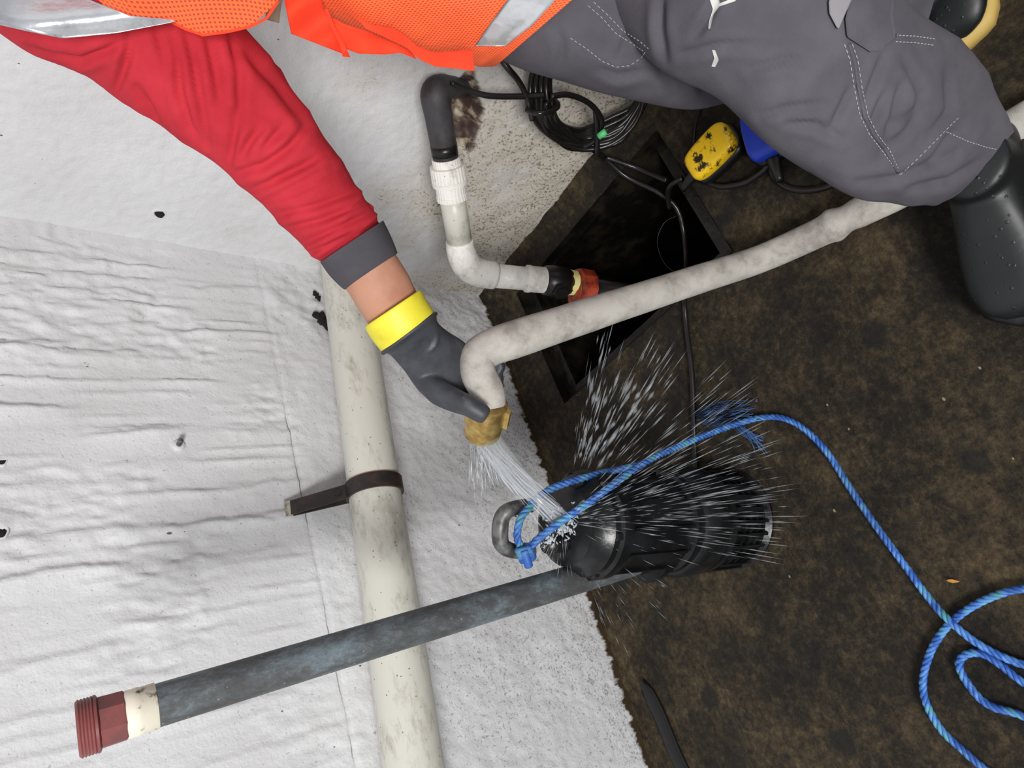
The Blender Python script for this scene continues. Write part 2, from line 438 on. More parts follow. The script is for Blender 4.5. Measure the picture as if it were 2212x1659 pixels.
def patch(e1, e2, fn, n=30, m=8, thick=0.0016):
    """thick cloth patch between two pixel edges laid on what fn(x, y) returns"""
    a, b = poly(e1, n), poly(e2, n); mb = MB(); G = []
    for i in range(n):
        for j in range(m):
            q = a[i]+(b[i]-a[i])*j/(m-1); G.append(fn(*q))
    G = np.array(G); top = G; V = CAM-G; V /= np.linalg.norm(V, axis=1)[:, None]; bot = G-V*thick
    W = n*m; vs = list(top)+list(bot); fs = []
    uvs = []
    for k in range(2):
        for i in range(n):
            for j in range(m):
                uvs.append((float(np.linalg.norm(G[i*m+j]-G[i*m]))+1e-4, float(np.linalg.norm(G[i*m]-G[0]))))
    for i in range(n-1):
        for j in range(m-1):
            q = (i*m+j, i*m+j+1, (i+1)*m+j+1, (i+1)*m+j); fs.append(q); fs.append(tuple(W+k for k in q[::-1]))
    rim = [j for j in range(m)]+[i*m+m-1 for i in range(1, n)]+[(n-1)*m+j for j in range(m-2, -1, -1)]+[i*m for i in range(n-2, 0, -1)]
    for k in range(len(rim)):
        p, q = rim[k], rim[(k+1) % len(rim)]; fs.append((p, q, W+q, W+p))
    return mb.add(vs, fs, uvs)

# ------------------------------------------------------------------ the room
def wall_y(x): return -0.055*x
def wall_x(z): return 0.05*z
def spaced(a, b, c, d, fine, coarse):
    l = list(np.arange(a, b, coarse))+list(np.arange(b, c, fine))+list(np.arange(c, d+coarse, coarse)); return np.array(l)
def grid_obj(name, U, V, fn, mat, skip=None):
    UU, VV = np.meshgrid(U, V, indexing='ij'); X, Y, Z = fn(UU, VV)
    nu, nv = len(U), len(V); v = np.stack([X, Y, Z], -1).reshape(-1, 3)
    i, j = np.meshgrid(np.arange(nu-1), np.arange(nv-1), indexing='ij')
    keep = np.ones((nu-1, nv-1), bool)
    if skip is not None:
        cu = (U[:-1]+U[1:])/2; cv = (V[:-1]+V[1:])/2; keep = ~skip(cu[:, None], cv[None, :])
    q = np.stack([i*nv+j, (i+1)*nv+j, (i+1)*nv+j+1, i*nv+j+1], -1)[keep]
    me = bpy.data.meshes.new(name); me.from_pydata(v.tolist(), [], q.tolist()); me.update()
    me.polygons.foreach_set('use_smooth', [True]*len(me.polygons)); me.materials.append(M_[mat])
    o = bpy.data.objects.new(name, me); COL.objects.link(o); o['kind'] = 'structure'; return o

def back_relief(x, z):
    # board marks: ragged ledges that run up the wall, strongest above the joint
    upz = sst(0.66, 0.74, z)
    warp = 0.02*fbm(x*3, z*5)
    def ledge(k, sx, sz):
        u = x*k+1.5*fbm(z*2.2+k, x*1.5, 2)+0.30*fbm(z*sz*1.6+k, x*sx, 3)
        ph = u-np.floor(u); cell = np.floor(u)
        amp = fbm(cell*3.7+k, z*5.0+k, 3)
        amp = np.clip((amp-0.40)*4.0, 0, 1)
        return amp*np.where(ph < 0.86, (ph/0.86)**2.2, (1-ph)/0.14)
    d = 0.012*ledge(15, 9, 14)+0.0075*ledge(37, 20, 30)
    rough = fbm(x*70, z*26, 4)-0.5
    patchy = sst(0.45, 0.6, fbm(x*5+9, z*4+2, 3))
    smooth_left = 0.35+0.65*sst(-1.0, -0.55, x)
    d = d*upz*smooth_left+(0.0015+0.018*patchy*upz*smooth_left)*rough
    low = 1-upz
    d = d+low*(0.010*(fbm(x*12, z*12, 4)-0.5)+0.004*(fbm(x*60, z*60, 3)-0.5))
    corner = sst(-0.35, -0.05, x)*low
    d = d+corner*0.022*(fbm(x*22+4, z*16, 4)-0.5)
    # horizontal joint between the two lifts
    j = 0.70+0.008*(fbm(x*9, x*0+3)-0.5)
    d = d-0.002*np.exp(-((z-j)/0.004)**2)
    return d+low*0.004
U = spaced(-3.2, -1.6, 0.02, 0.14, 0.0046, 0.06); V = spaced(0.0, 0.0, 1.32, 2.6, 0.0050, 0.06); V[0] = -0.02
def wb(x, z): return x, wall_y(x)-back_relief(x, z)+0.004, z
hole_c = on_y(690, 700, wall_y(-0.15))
wall_back = grid_obj('wall_back', U, V, wb, 'wall_b')
def right_relief(y, z):
    d = 0.004*(fbm(y*10, z*10, 4)-0.5)+0.0035*(fbm(y*70, z*70, 3)-0.5)
    low = 1-sst(0.1, 0.5, z)
    d = d+low*0.012*(fbm(y*16+3, z*14, 4)-0.5)
    return d
U = spaced(-3.2, -1.1, 0.0, 0.1, 0.0045, 0.06); V = spaced(0.0, 0.0, 1.35, 2.6, 0.0045, 0.06); V[0] = -0.02
stub = on_x(1003, 232, 0.02)                     # ragged hole where the pipe leaves the wall
def cav(y, z):
    q = np.stack([wall_x(z)+0*y, y, z], -1)-CAM; q = q@RW          # ragged outline as seen on the wall face
    u = (CX+F_PX*q[..., 0]/q[..., 2]-1001)/43; v = (CY+F_PX*q[..., 1]/q[..., 2]-238)/80
    return (np.abs(u)**2.6+np.abs(v)**2.6)**(1/2.6)+0.55*(fbm(y*38, z*38, 4)-0.47)
def wr(y, z):
    c = cav(y, z)
    return wall_x(z)-right_relief(y, z)+(0.012+0.05*(1-sst(0.2, 0.9, c)))*(1-sst(0.92, 1.0, c))+(1-sst(0.9, 1, c))*0.014*(fbm(y*50, z*50)-.5), y, z
wall_right = grid_obj('wall_right', U, V, wr, 'wall_r')
_a = wall_right.data.attributes.new('broken', 'FLOAT', 'POINT')
_g = np.meshgrid(U, V, indexing='ij'); _a.data.foreach_set('value', (1-sst(0.96, 1.06, cav(_g[0], _g[1]))).ravel().astype(np.float32))

PX0, PX1, PY0, PY1 = -0.468, -0.092, -0.735, -0.125   # sump opening, outer edge of the lid rebate
def snap(a, vals):
    for v in vals: a[np.argmin(abs(a-v))] = v
    return a
U = snap(spaced(-3.2, -1.6, 0.1, 0.3, 0.008, 0.08), (PX0, PX1)); V = snap(spaced(-3.2, -1.5, 0.2, 0.2, 0.008, 0.08), (PY0, PY1))
def fl(x, y):
    z = 0.007*(fbm(x*7, y*7, 4)-0.5)+0.004*(fbm(x*35, y*35, 3)-0.5)
    edge = sst(PX1+0.005, 0.03, x)*sst(-0.8, -0.7, y)
    return x, y, z+edge*(0.03+0.015*(fbm(y*20, x*20)-0.5))
floor = grid_obj('floor', U, V, fl, 'floor', lambda x, y: (x > PX0) & (x < PX1) & (y > PY0) & (y < PY1))
# the sump: rebate, shaft and black water
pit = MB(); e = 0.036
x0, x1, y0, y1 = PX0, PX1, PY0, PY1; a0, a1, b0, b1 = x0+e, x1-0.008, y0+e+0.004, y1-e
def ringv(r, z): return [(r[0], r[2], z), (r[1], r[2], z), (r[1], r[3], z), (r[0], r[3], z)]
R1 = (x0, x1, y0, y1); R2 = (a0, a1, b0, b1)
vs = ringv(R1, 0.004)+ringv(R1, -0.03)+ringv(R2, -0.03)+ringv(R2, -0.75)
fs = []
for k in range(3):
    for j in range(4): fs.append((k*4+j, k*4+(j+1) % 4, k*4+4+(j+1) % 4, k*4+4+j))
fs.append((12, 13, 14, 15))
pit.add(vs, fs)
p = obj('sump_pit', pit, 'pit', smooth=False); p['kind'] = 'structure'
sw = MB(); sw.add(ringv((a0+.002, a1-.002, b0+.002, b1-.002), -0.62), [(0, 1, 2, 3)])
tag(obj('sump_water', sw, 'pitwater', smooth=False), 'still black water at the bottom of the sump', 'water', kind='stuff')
# fixing holes and an old bolt in the back wall
def wall_plug(x, y, r, label, bolt=False, rightw=False):
    q = on_y(x, y, 0.02); q = on_y(x, y, wall_y(q[0])-float(back_relief(np.array(q[0]), np.array(q[2])))+0.004)
    if rightw: q = on_x(x, y, wall_x(0.95)-0.001)
    d = np.array([-1.0, 0, 0]) if rightw else np.array([0, -1.0, 0])
    if bolt:
        t = thing('anchor_bolt', q, label, 'bolt')
        obj('washer', lathe(MB(), q-d*0.004, d, [(0, r), (0.008, r), (0.010, r*0.85)], 18), 'wall_b', t)
        obj('bolt_shank', lathe(MB(), q, d, [(0, r*0.45), (0.022, r*0.45), (0.024, r*0.3)], 12), 'pump_grey', t)
    else:
        t = thing('wall_hole', q, label, 'hole')
        obj('rim', lathe(MB(), q-d*0.003, d, [(0, r*1.6), (0.004, r*1.35), (0.006, r*1.05), (0.001, r*0.95)], 20, rf=lambda a, s: 1+0.12*math.sin(3*a+1)), 'wall_r', t)
        obj('bore', lathe(MB(), q-d*0.002, d, [(0, r), (0.0035, r*0.96)], 18, rf=lambda a, s: 1+0.15*math.sin(2*a)), 'hole', t)
wall_plug(345, 462, 0.011, 'small dark drilled hole in the smooth wall beside the corner', rightw=True)
wall_plug(385, 963, 0.012, 'painted-over anchor bolt standing out of the rough wall', bolt=True)
wall_plug(2, 995, 0.008, 'dark hole at the photo edge, upper one of two', False)
wall_plug(1, 1150, 0.009, 'dark hole at the photo edge, lower one of two', False)

# ------------------------------------------------------------------ drain pipe on the back wall
dp0, dp1 = px(745, 600, 1.70), px(892, 1650, 1.245)
dd = dp1-dp0; Ld = np.linalg.norm(dd)
t = thing('drain_pipe', dp0, 'long off-white drain pipe running along the back wall', 'pipe')
s0 = -0.16
_dn = dd/Ld; _e = dp0+_dn*Ld; _wd = np.array([-1.0, 0.055, _dn[2]]); _wd /= np.linalg.norm(_wd)
_pp = [dp0+_dn*x for x in np.linspace(s0, Ld, 30)]+[_e+_wd*x for x in np.linspace(0.05, 1.1, 16)]   # runs on parallel to the wall
obj('pipe_body', tube(MB(), _pp, 0.055, 48), 'pvc_grey', t)
# ragged black gap in the wall round its end
mb = MB(); q = dp0+dd/Ld*0.045
c = on_y(700, 690, wall_y(-.15)-0.012)
lathe(mb, on_y(697, 692, wall_y(-.15)-0.004), (0, -1, 0), [(0, 0.022), (0.004, 0.020), (0.005, 0.0)], 40, rf=lambda a, q_: 1+0.35*math.sin(2*a+.6)+0.2*math.sin(5*a)+0.12*math.sin(9*a))
lathe(mb, on_y(684, 640, wall_y(-.12)-0.006), (0, -1, 0), [(0, 0.010), (0.004, 0.009), (0.005, 0.0)], 40, rf=lambda a, q_: 1+0.5*math.sin(2*a+.9)+0.25*math.sin(6*a))
tag(obj('wall_gap', mb, 'hole'), 'ragged black gap in the wall above the drain pipe', 'hole')

# strap bracket
bc = px(808, 1035, 1.415); dn = dd/Ld
sfoot = on_y(624, 1108, wall_y(-0.66)-0.006)
k = (bc-dp0)@dn; ctr = dp0+dn*k
t = thing('pipe_bracket', sfoot, 'black iron strap bracket clamped round the off-white drain pipe', 'bracket')
lathe_b = lathe(MB(), ctr-dn*0.016, dn, [(0, 0.0555), (0, 0.0605), (0.032, 0.0605), (0.032, 0.0555)], 48)
sharp(obj('strap_band', lathe_b, 'rust_strap', t))
sharp(obj('rust_line', lathe(MB(), ctr-dn*0.018, dn, [(0, 0.0555), (0, 0.0585), (0.002, 0.0585), (0.002, 0.0555)], 48), 'rust_edge', t))
# twin flat arms from the band up to the wall
dirv = sfoot-ctr; dirv -= dn*(dirv@dn); dirv /= np.linalg.norm(dirv)
nrm = np.cross(dn, dirv)
for sgn in (-1, 1):
    a = ctr+dirv*0.052+nrm*0.017*sgn; b = sfoot+nrm*0.004*sgn-dn*0.008
    d_, L_ = (b-a)/np.linalg.norm(b-a), np.linalg.norm(b-a); wv = dn-d_*(dn@d_); wv /= np.linalg.norm(wv)
    sharp(obj('strap_arm', box(MB(), (a+b)/2, L_, 0.030, 0.004, (d_, wv, np.cross(d_, wv))), 'rust_strap', t))
    if sgn > 0:
        pass
tipc = sfoot-dn*0.008
sharp(obj('worn_tip', box(MB(), tipc, 0.014, 0.031, 0.014, (d_, wv, np.cross(d_, wv))), 'bare', t))
sharp(obj('bolt', lathe(MB(), ctr+dirv*0.075+nrm*-0.02, nrm, [(0, 0.008), (0.008, 0.008)], 6), 'rust_strap', t), 20)

# ------------------------------------------------------------------ sump riser on the right wall
P_el = px(938, 192, 1.375); P_bot = px(1004, 590, 1.62)
dirp = (P_bot-P_el); Lp = np.linalg.norm(dirp); dirp /= Lp
def at_pix(y):  # point on the riser axis that shows at image row y
    return min((P_el+dirp*s for s in np.linspace(-0.1, Lp+0.1, 400)), key=lambda q: abs((CY+F_PX*((RW.T@(q-CAM))[1]/(RW.T@(q-CAM))[2]))-y))
def sal(y): return (at_pix(y)-P_el)@dirp
t = thing('riser_pipe', P_bot, 'white plastic riser pipe with dark rubber elbow coming out of the stained wall', 'pipe')
stubp = on_x(1000, 186, 0.06)
el = [stubp, P_el+(stubp-P_el)*0.5, P_el+(stubp-P_el)*0.2, P_el+dirp*0.012, P_el+dirp*0.06, P_el+dirp*0.14, at_pix(345)]
obj('rubber_elbow', tube(MB(), spath(el, 36), [0.022, 0.023, 0.027, 0.030, 0.0285, 0.027, 0.027], 26), 'rubber_grey', t)
sq = at_pix(300)
d_, u_, v_ = axes(dirp)
obj('tape_patch', lathe(MB(), at_pix(312), dirp, [(0, 0.0282), (0.022, 0.0282)], 26), 'blackplastic', t)
rib = lambda k: (lambda a, s: 1+0.022*(1 if math.sin(k*a) > 0 else 0))
s1, s2, s3, s4 = sal(345), sal(368), sal(398), sal(425)
u1 = obj('union_nut', lathe(MB(), P_el, dirp, [(s1-.004, 0.0295), (s1+.012, 0.0295), (s1+.013, 0.0365), (s2+.02, 0.0375), (s2+.022, 0.035)], 120, rf=rib(30)), 'pvc_white', t); sharp(u1)
sharp(obj('union_flange', lathe(MB(), P_el, dirp, [(s2+.022, 0.036), (s2+.024, 0.0385), (s2+.030, 0.0385), (s2+.032, 0.034)], 40), 'pvc_white', t))
sharp(obj('union_collar', lathe(MB(), P_el, dirp, [(s2+.03, 0.0325), (s4-.006, 0.0325), (s4-.006, 0.034), (s4+.004, 0.034), (s4+.006, 0.03)], 120, rf=rib(28)), 'pvc_white', t))
obj('pipe_body', lathe(MB(), P_el, dirp, [(s3, 0.0285), (sal(528), 0.0285)], 36), 'pvc_grey', t)
P_d = px(1262, 613, 1.735)
dn2 = (P_d-P_bot); Ln2 = np.linalg.norm(dn2); dn2 /= Ln2
e0 = at_pix(520)
el = [e0, at_pix(545), P_bot+(-dirp*0.024+dn2*0.008), P_bot+dn2*0.03-dirp*0.006, P_bot+dn2*0.075]
obj('elbow', tube(MB(), spath(el, 28), [0.031, 0.0335, 0.0345, 0.0335, 0.0325], 34), 'pvc_white', t)
obj('lower_pipe', lathe(MB(), P_bot, dn2, [(0.05, 0.0285), (Ln2*0.62, 0.0285)], 36), 'pvc_white', t)
a = Ln2*0.50
sharp(obj('socket', lathe(MB(), P_bot, dn2, [(a, 0.0285), (a, 0.033), (a+.006, 0.0335), (a+.012, 0.0318), (a+.045, 0.0318), (a+.046, 0.028)], 36), 'pvc_white', t))
a += 0.045
obj('black_tee', lathe(MB(), P_bot, dn2, [(a, 0.030), (a+.004, 0.036), (a+.03, 0.039), (a+.055, 0.036), (a+.07, 0.031)], 30), 'blackplastic', t)
pc = P_bot+dn2*(a+.036); tocam = (CAM-pc)/np.linalg.norm(CAM-pc); side = tocam+(RW@np.array([0, 1.0, 0]))*0.75+dn2*0.0; side -= dn2*(side@dn2); side /= np.linalg.norm(side)
sharp(obj('hex_plug', lathe(MB(), pc+side*0.026, side, [(0, 0.024), (0.016, 0.024), (0.017, 0.017), (0.024, 0.0165)], 6), 'blackplastic', t), 20)
sharp(obj('yellow_tape', lathe(MB(), P_bot, dn2, [(a+.066, 0.0315), (a+.086, 0.030), (a+.088, 0.026)], 30, rf=lambda q, s: 1+0.03*math.sin(7*q)), 'tape_y', t))
a += 0.082
ru = obj('red_union', lathe(MB(), P_bot, dn2+0.045*(RW@np.array([0.0, 1.0, 0.0])), [(a, 0.024), (a+.004, 0.031), (a+.012, 0.033), (a+.006, 0.037), (a+.008, 0.051), (a+.044, 0.051), (a+.048, 0.044), (a+.046, 0.02)], 10), 'redorange', t); sharp(ru, 25)
obj('suction_pipe', lathe(MB(), P_bot, dn2+0.045*(RW@np.array([0.0, 1.0, 0.0])), [(a+.04, 0.03), (a+.42, 0.03)], 30), 'blackplastic', t)
sharp(obj('thread_ring', lathe(MB(), P_bot, dn2+0.045*(RW@np.array([0.0, 1.0, 0.0])), [(a+.004, 0.026), (a+.004, 0.036), (a+.012, 0.036), (a+.012, 0.03)], 36), 'redorange', ru))

# ------------------------------------------------------------------ submersible pump
pb = np.array([-0.940, -0.425, 0.0]); pt = px(1172, 1137, 1.15)
ax = (pt-pb); Lp_ = np.linalg.norm(ax); ax /= Lp_
t = thing('submersible_pump', pb, 'wet black submersible pump standing on the floor under the water jet', 'pump')
PUMP = t
def at(s): return pb+ax*s
sharp(obj('strainer_base', lathe(MB(), pb, ax, [(0.003, 0.09), (0.003, 0.104), (0.012, 0.106), (0.02, 0.096), (0.115, 0.094), (0.125, 0.104), (0.14, 0.104)], 48), 'pump', t))
_, u_, v_ = axes(ax)
barme = None
for k in range(26):
    an = 2*PI*k/26; r_ = u_*math.cos(an)+v_*math.sin(an)
    obj('strainer_bar', box(MB(), at(0.07)+r_*0.098, 0.012, 0.006, 0.10, (r_, np.cross(ax, r_), ax)), 'pump', t, smooth=False)
for k in range(4):
    sharp(obj('strainer_ring', lathe(MB(), at(0.03+0.022*k), ax, [(0, 0.094), (0, 0.1015), (0.006, 0.1015), (0.006, 0.094)], 48), 'pump', t))
sharp(obj('volute', lathe(MB(), pb, ax, [(0.138, 0.085), (0.14, 0.1), (0.16, 0.107), (0.20, 0.107), (0.215, 0.098), (0.22, 0.086)], 48), 'pump', t))
sharp(obj('motor_housing', lathe(MB(), pb, ax, [(0.215, 0.08), (0.22, 0.097), (0.235, 0.097), (0.238, 0.088), (0.40, 0.086), (0.402, 0.095), (0.425, 0.095), (0.43, 0.088)], 64, rf=lambda a, s: 1.0), 'pump', t))
for k in range(12):
    an = 2*PI*k/12; r_ = u_*math.cos(an)+v_*math.sin(an)
    obj('cooling_rib', box(MB(), at(0.32)+r_*0.089, 0.008, 0.005, 0.155, (r_, np.cross(ax, r_), ax)), 'pump', t, smooth=False)
sharp(obj('top_cover', lathe(MB(), pb, ax, [(0.425, 0.09), (0.44, 0.088), (0.455, 0.074), (0.475, 0.068), (0.485, 0.052), (0.49, 0.0)], 48), 'pump', t))
for k in range(6):
    an = 2*PI*k/6+0.4; r_ = u_*math.cos(an)+v_*math.sin(an)
    sharp(obj('bolt', lathe(MB(), at(0.424)+r_*0.084, ax, [(0, 0.010), (0.014, 0.010), (0.016, 0.006)], 6), 'pump_grey' if k % 3 == 0 else 'pump', t), 20)
# lifting handle
hp = [px(1150, 1192, 1.135), px(1108, 1190, 1.115), px(1084, 1176, 1.105), px(1080, 1145, 1.10), px(1086, 1115, 1.10), px(1104, 1100, 1.105), px(1150, 1090, 1.14)]
obj('lifting_handle', tube(MB(), spath(hp, 36), [0.012, 0.012, 0.013, 0.0135, 0.013, 0.012, 0.012], 12), 'pump_grey', t)
obj('cable_gland', tube(MB(), [at(0.47)+v_*0.03, at(0.51)+v_*0.03, at(0.53)+v_*0.035], [0.017, 0.016, 0.012], 16), 'blackplastic', t)
# discharge pipe, flange and threaded end
b0_ = px(1395, 1205, 1.30); b1_ = px(300, 1536, 0.842)
dd2 = b1_-b0_; L2 = np.linalg.norm(dd2); dd2 /= L2
def s_of(x):
    return min(np.linspace(0, L2*1.3, 900), key=lambda s: abs(CX+F_PX*((RW.T@(b0_+dd2*s-CAM))[0]/(RW.T@(b0_+dd2*s-CAM))[2])-x))
dpipe = obj('discharge_pipe', lathe(MB(), b0_, dd2, [(0.0, 0.0255)]+[(s, 0.0255) for s in np.linspace(0.02, s_of(285), 40)], 40), 'steel', t)
s_a, s_b, s_c, s_d = s_of(340), s_of(268), s_of(216), s_of(165)
obj('tape_wrap', lathe(MB(), b0_, dd2, [(s_a, 0.0258), (s_a+.001, 0.0272), ((s_a+s_b)/2, 0.0270), ((s_a+s_b)/2+.001, 0.0278), (s_b-.002, 0.0275), (s_b, 0.0245)], 40, rf=lambda a, s: 1+0.008*math.sin(5*a+90*s)), 'tape', dpipe)
sharp(obj('coupling_nut', lathe(MB(), b0_, dd2, [(s_b-.004, 0.024), (s_b, 0.0295), (s_c, 0.0300), (s_c+.001, 0.026)], 8, rot=0.3), 'redpvc', dpipe), 25)
prof = [(s_c, 0.0285), (s_c+.002, 0.0325), (s_c+.005, 0.0325)]
q = s_c+.005
while q < s_d-.003: prof += [(q, 0.0312), (q+.0016, 0.0326), (q+.0032, 0.0312)]; q += .0034
prof += [(s_d, 0.030), (s_d, 0.0255), (s_c+.01, 0.0245), (s_c+.005, 0.0)]
sharp(obj('threaded_end', lathe(MB(), b0_, dd2, prof, 40), 'redpvc', dpipe), 50)
fq = px(1392, 1232, 1.30)
sharp(obj('discharge_flange', lathe(MB(), b0_-dd2*0.03, dd2, [(0, 0.034), (0.012, 0.052), (0.03, 0.052), (0.032, 0.032), (0.06, 0.030)], 14, rf=lambda a, s: 1+0.14*math.cos(2*a)), 'pump', t), 30)
obj('discharge_neck', tube(MB(), spath([at(0.17)+(b0_-at(0.17))*0.4, b0_-dd2*0.05+(at(0.17)-b0_)*0.12, b0_-dd2*0.01], 14), [0.04, 0.036, 0.030], 20), 'pump', t)

# ------------------------------------------------------------------ rope
def strands(path, r, pitch, n=3, seg=6):
    P, T, N, B = frames(path); L = np.concatenate([[0], np.cumsum(np.linalg.norm(np.diff(P, axis=0), axis=1))])
    mb = MB()
    for k in range(n):
        a = 2*PI*(L/pitch+k/n)
        tube(mb, P+(N*np.cos(a)[:, None]+B*np.sin(a)[:, None])*r*0.52, r*0.56, seg)
    return mb
def resample(pts, step):
    q = np.array(catmull(pts, len(pts)*40)); d = np.concatenate([[0], np.cumsum(np.linalg.norm(np.diff(q, axis=0), axis=1))])
    s = np.arange(0, d[-1], step); return np.stack([np.interp(s, d, q[:, k]) for k in range(3)], 1)
zr = 0.011
g = lambda x, y, z=zr: on_z(x, y, z)
t = thing('rope', g(1840, 1060), 'blue twisted rope tied to the pump and trailing over the wet floor', 'rope')
main = [px(1132, 1196, 1.095), px(1165, 1162, 1.085), px(1210, 1128, 1.085), px(1280, 1080, 1.12), px(1395, 998, 1.22), px(1500, 950, 1.34), px(1580, 920, 1.42), g(1640, 903), g(1690, 903), g(1735, 925), g(1785, 975), g(1840, 1060), g(1895, 1140), g(1950, 1215), g(2005, 1290), g(2052, 1342, 0.024), g(2120, 1395, 0.02), g(2215, 1437), g(2300, 1440), g(2330, 1370), g(2290, 1290), g(2212, 1272), g(2130, 1295), g(2062, 1338), g(2018, 1392), g(1996, 1455), g(1998, 1510), g(2030, 1572), g(2085, 1625), g(2140, 1670), g(2230, 1720), g(2310, 1690), g(2290, 1600), g(2212, 1548), g(2140, 1525), g(2100, 1490), g(2072, 1440), g(2085, 1415), g(2120, 1412), g(2160, 1435), g(2212, 1475), g(2290, 1510)]
obj('rope_line', strands(resample(main, 0.0035), 0.0062, 0.034), 'rope', t)
loop = [px(1130, 1192, 1.095), px(1117, 1160, 1.085), px(1124, 1122, 1.085), px(1142, 1098, 1.10), px(1165, 1072, 1.12), px(1210, 1048, 1.15), px(1292, 1024, 1.2), px(1330, 1016, 1.23), px(1395, 1000, 1.235)]
obj('rope_loop', strands(resample(loop, 0.0035), 0.0062, 0.034), 'rope', t)
mb = MB()
for k in range(4):
    c = px(1130+k*3, 1182+k*7, 1.088); _, a_, b_ = axes(px(1137, 1220, 1.09)-px(1127, 1175, 1.09))
    ring = [c+0.0095*(a_*math.cos(x)+b_*math.sin(x))+(px(1137, 1220, 1.09)-px(1127, 1175, 1.09))*0.02*x for x in np.linspace(0, 2*PI, 16)]
    tube(mb, ring, 0.0052, 10)
tube(mb, spath([px(1132, 1190, 1.075), px(1138, 1208, 1.075), px(1142, 1222, 1.08)], 10), [0.0062, 0.0066, 0.0072], 10)
obj('knot', mb, 'rope', t)
mb = MB(); rr = random.Random(3)
for k in range(70):
    x0_, y0_ = rr.uniform(1490, 1560), rr.uniform(888, 925); ln = rr.uniform(30, 100)
    pts = [g(x0_, y0_, rr.uniform(.004, .03)), g(x0_+ln*.5, y0_-ln*.18+rr.uniform(-7, 7), rr.uniform(.004, .04)), g(x0_+ln, y0_-ln*.26+rr.uniform(-10, 10), rr.uniform(.004, .03))]
    tube(mb, spath(pts, 8), 0.0008, 4)
for k in range(22):
    x0_, y0_ = rr.uniform(1585, 1605), rr.uniform(915, 925); pts = [g(x0_, y0_, .01), g(x0_+rr.uniform(10, 25), y0_+rr.uniform(12, 22), .012), g(x0_+rr.uniform(30, 60), y0_+rr.uniform(25, 60), .005)]
    tube(mb, spath(pts, 7), 0.0008, 4)
obj('frayed_end', mb, 'rope_dark', t, kind='stuff')['label'] = 'frayed loose blue fibres'

# ------------------------------------------------------------------ float switches, cables
def rounded_slab(c, u, v, n, L, W, H, p=4.6, nr=48):
    mb = MB(); vs = []; fs = []
    lev = [(-.5, .80), (-.42, .93), (-.2, 1.0), (.1, 1.0), (.34, .95), (.45, .86), (.5, .72)]
    for (h, k) in lev:
        for j in range(nr):
            a = 2*PI*j/nr; ca, sa = math.cos(a), math.sin(a)
            x = math.copysign(abs(ca)**(2/p), ca)*L/2*k; y = math.copysign(abs(sa)**(2/p), sa)*W/2*k
            if x > 0: y *= 1-0.10*(x/(L/2))
            vs.append(c+u*x+v*y+n*h*H)
    for i in range(len(lev)-1):
        for j in range(nr): fs.append((i*nr+j, i*nr+(j+1) % nr, (i+1)*nr+(j+1) % nr, (i+1)*nr+j))
    fs.append(tuple(range(nr))[::-1]); fs.append(tuple((len(lev)-1)*nr+j for j in range(nr)))
    return mb.add(vs, fs)
def float_switch(c_px, tip_px, body, label, H=0.05, L=0.118, W=0.080):
    c = on_z(*c_px, 0.035); tip = on_z(*tip_px, 0.03); u = tip-c; u[2] = 0; u /= np.linalg.norm(u); n = np.array([0, 0, 1.0]); v = np.cross(n, u)
    base = on_z(*c_px, 0.0)
    t = thing('float_switch', (c[0], c[1], 0), label, 'float switch', 'float switches on the floor')
    cc = np.array([c[0], c[1], 0.0])
    obj('lower_shell', rounded_slab(cc+n*0.016, u, v, n, L*1.06, W*1.10, 0.030), 'blackplastic', t)
    obj('upper_shell', rounded_slab(cc+n*0.040, u, v, n, L*0.99, W*0.99, 0.034), body, t)
    gl = tube(MB(), spath([cc+n*0.024+u*L*0.46, cc+n*0.022+u*(L*0.46+0.025), cc+n*0.016+u*(L*0.46+0.05)], 8), [0.016, 0.011, 0.008], 14)
    obj('cable_gland', gl, 'blackplastic', t)
    return t
float_switch((1537, 330), (1478, 395), 'yellowfloat', 'grimy yellow float switch lying on the dark floor')
float_switch((1652, 282), (1668, 345), 'bluefloat', 'bright blue float switch half hidden by the grey trousers', L=0.12, W=0.085)

t = thing('cable_coil', on_z(1290, 320, 0.02), 'bundle of looped black cable hung against the stained wall', 'cable')
rr = random.Random(11)
top = lambda k: [px(1149+k*3.6, 162, 1.435+0.004*(k%3)), px(1146+k*4.0, 215, 1.45+0.004*(k%3))]
for k in range(12):
    j = lambda s: rr.uniform(-s, s)
    f_ = k/11
    pts = [px(1172+k*4, 95, 1.44)]+top(k)+[px(1158+k*3.6+j(6), 262+j(4), 1.50-0.01*f_), px(1195+k*3+j(8), 302-k*2+j(5), 1.555), px(1255+j(12), 322-k*4+j(4), 1.60), px(1325+j(10), 312-k*5+j(5), 1.60), px(1368+j(8), 265-k*3+j(6), 1.585), px(1396+j(5), 205-k*2, 1.565), px(1385, 150, 1.54), px(1300, 90, 1.50), px(1210, 70, 1.45), px(1172+k*4, 95, 1.44)]
    obj('cable_loop', tube(MB(), spath(pts, 60), 0.0062, 8, cap=False), 'cable', t)
obj('tie_band', tube(MB(), spath([px(1140, 238, 1.435), px(1165, 245, 1.415), px(1195, 238, 1.435), px(1205, 226, 1.45), px(1190, 215, 1.475), px(1150, 220, 1.475), px(1140, 238, 1.435)], 24), 0.006, 8, cap=False), 'cable', t)
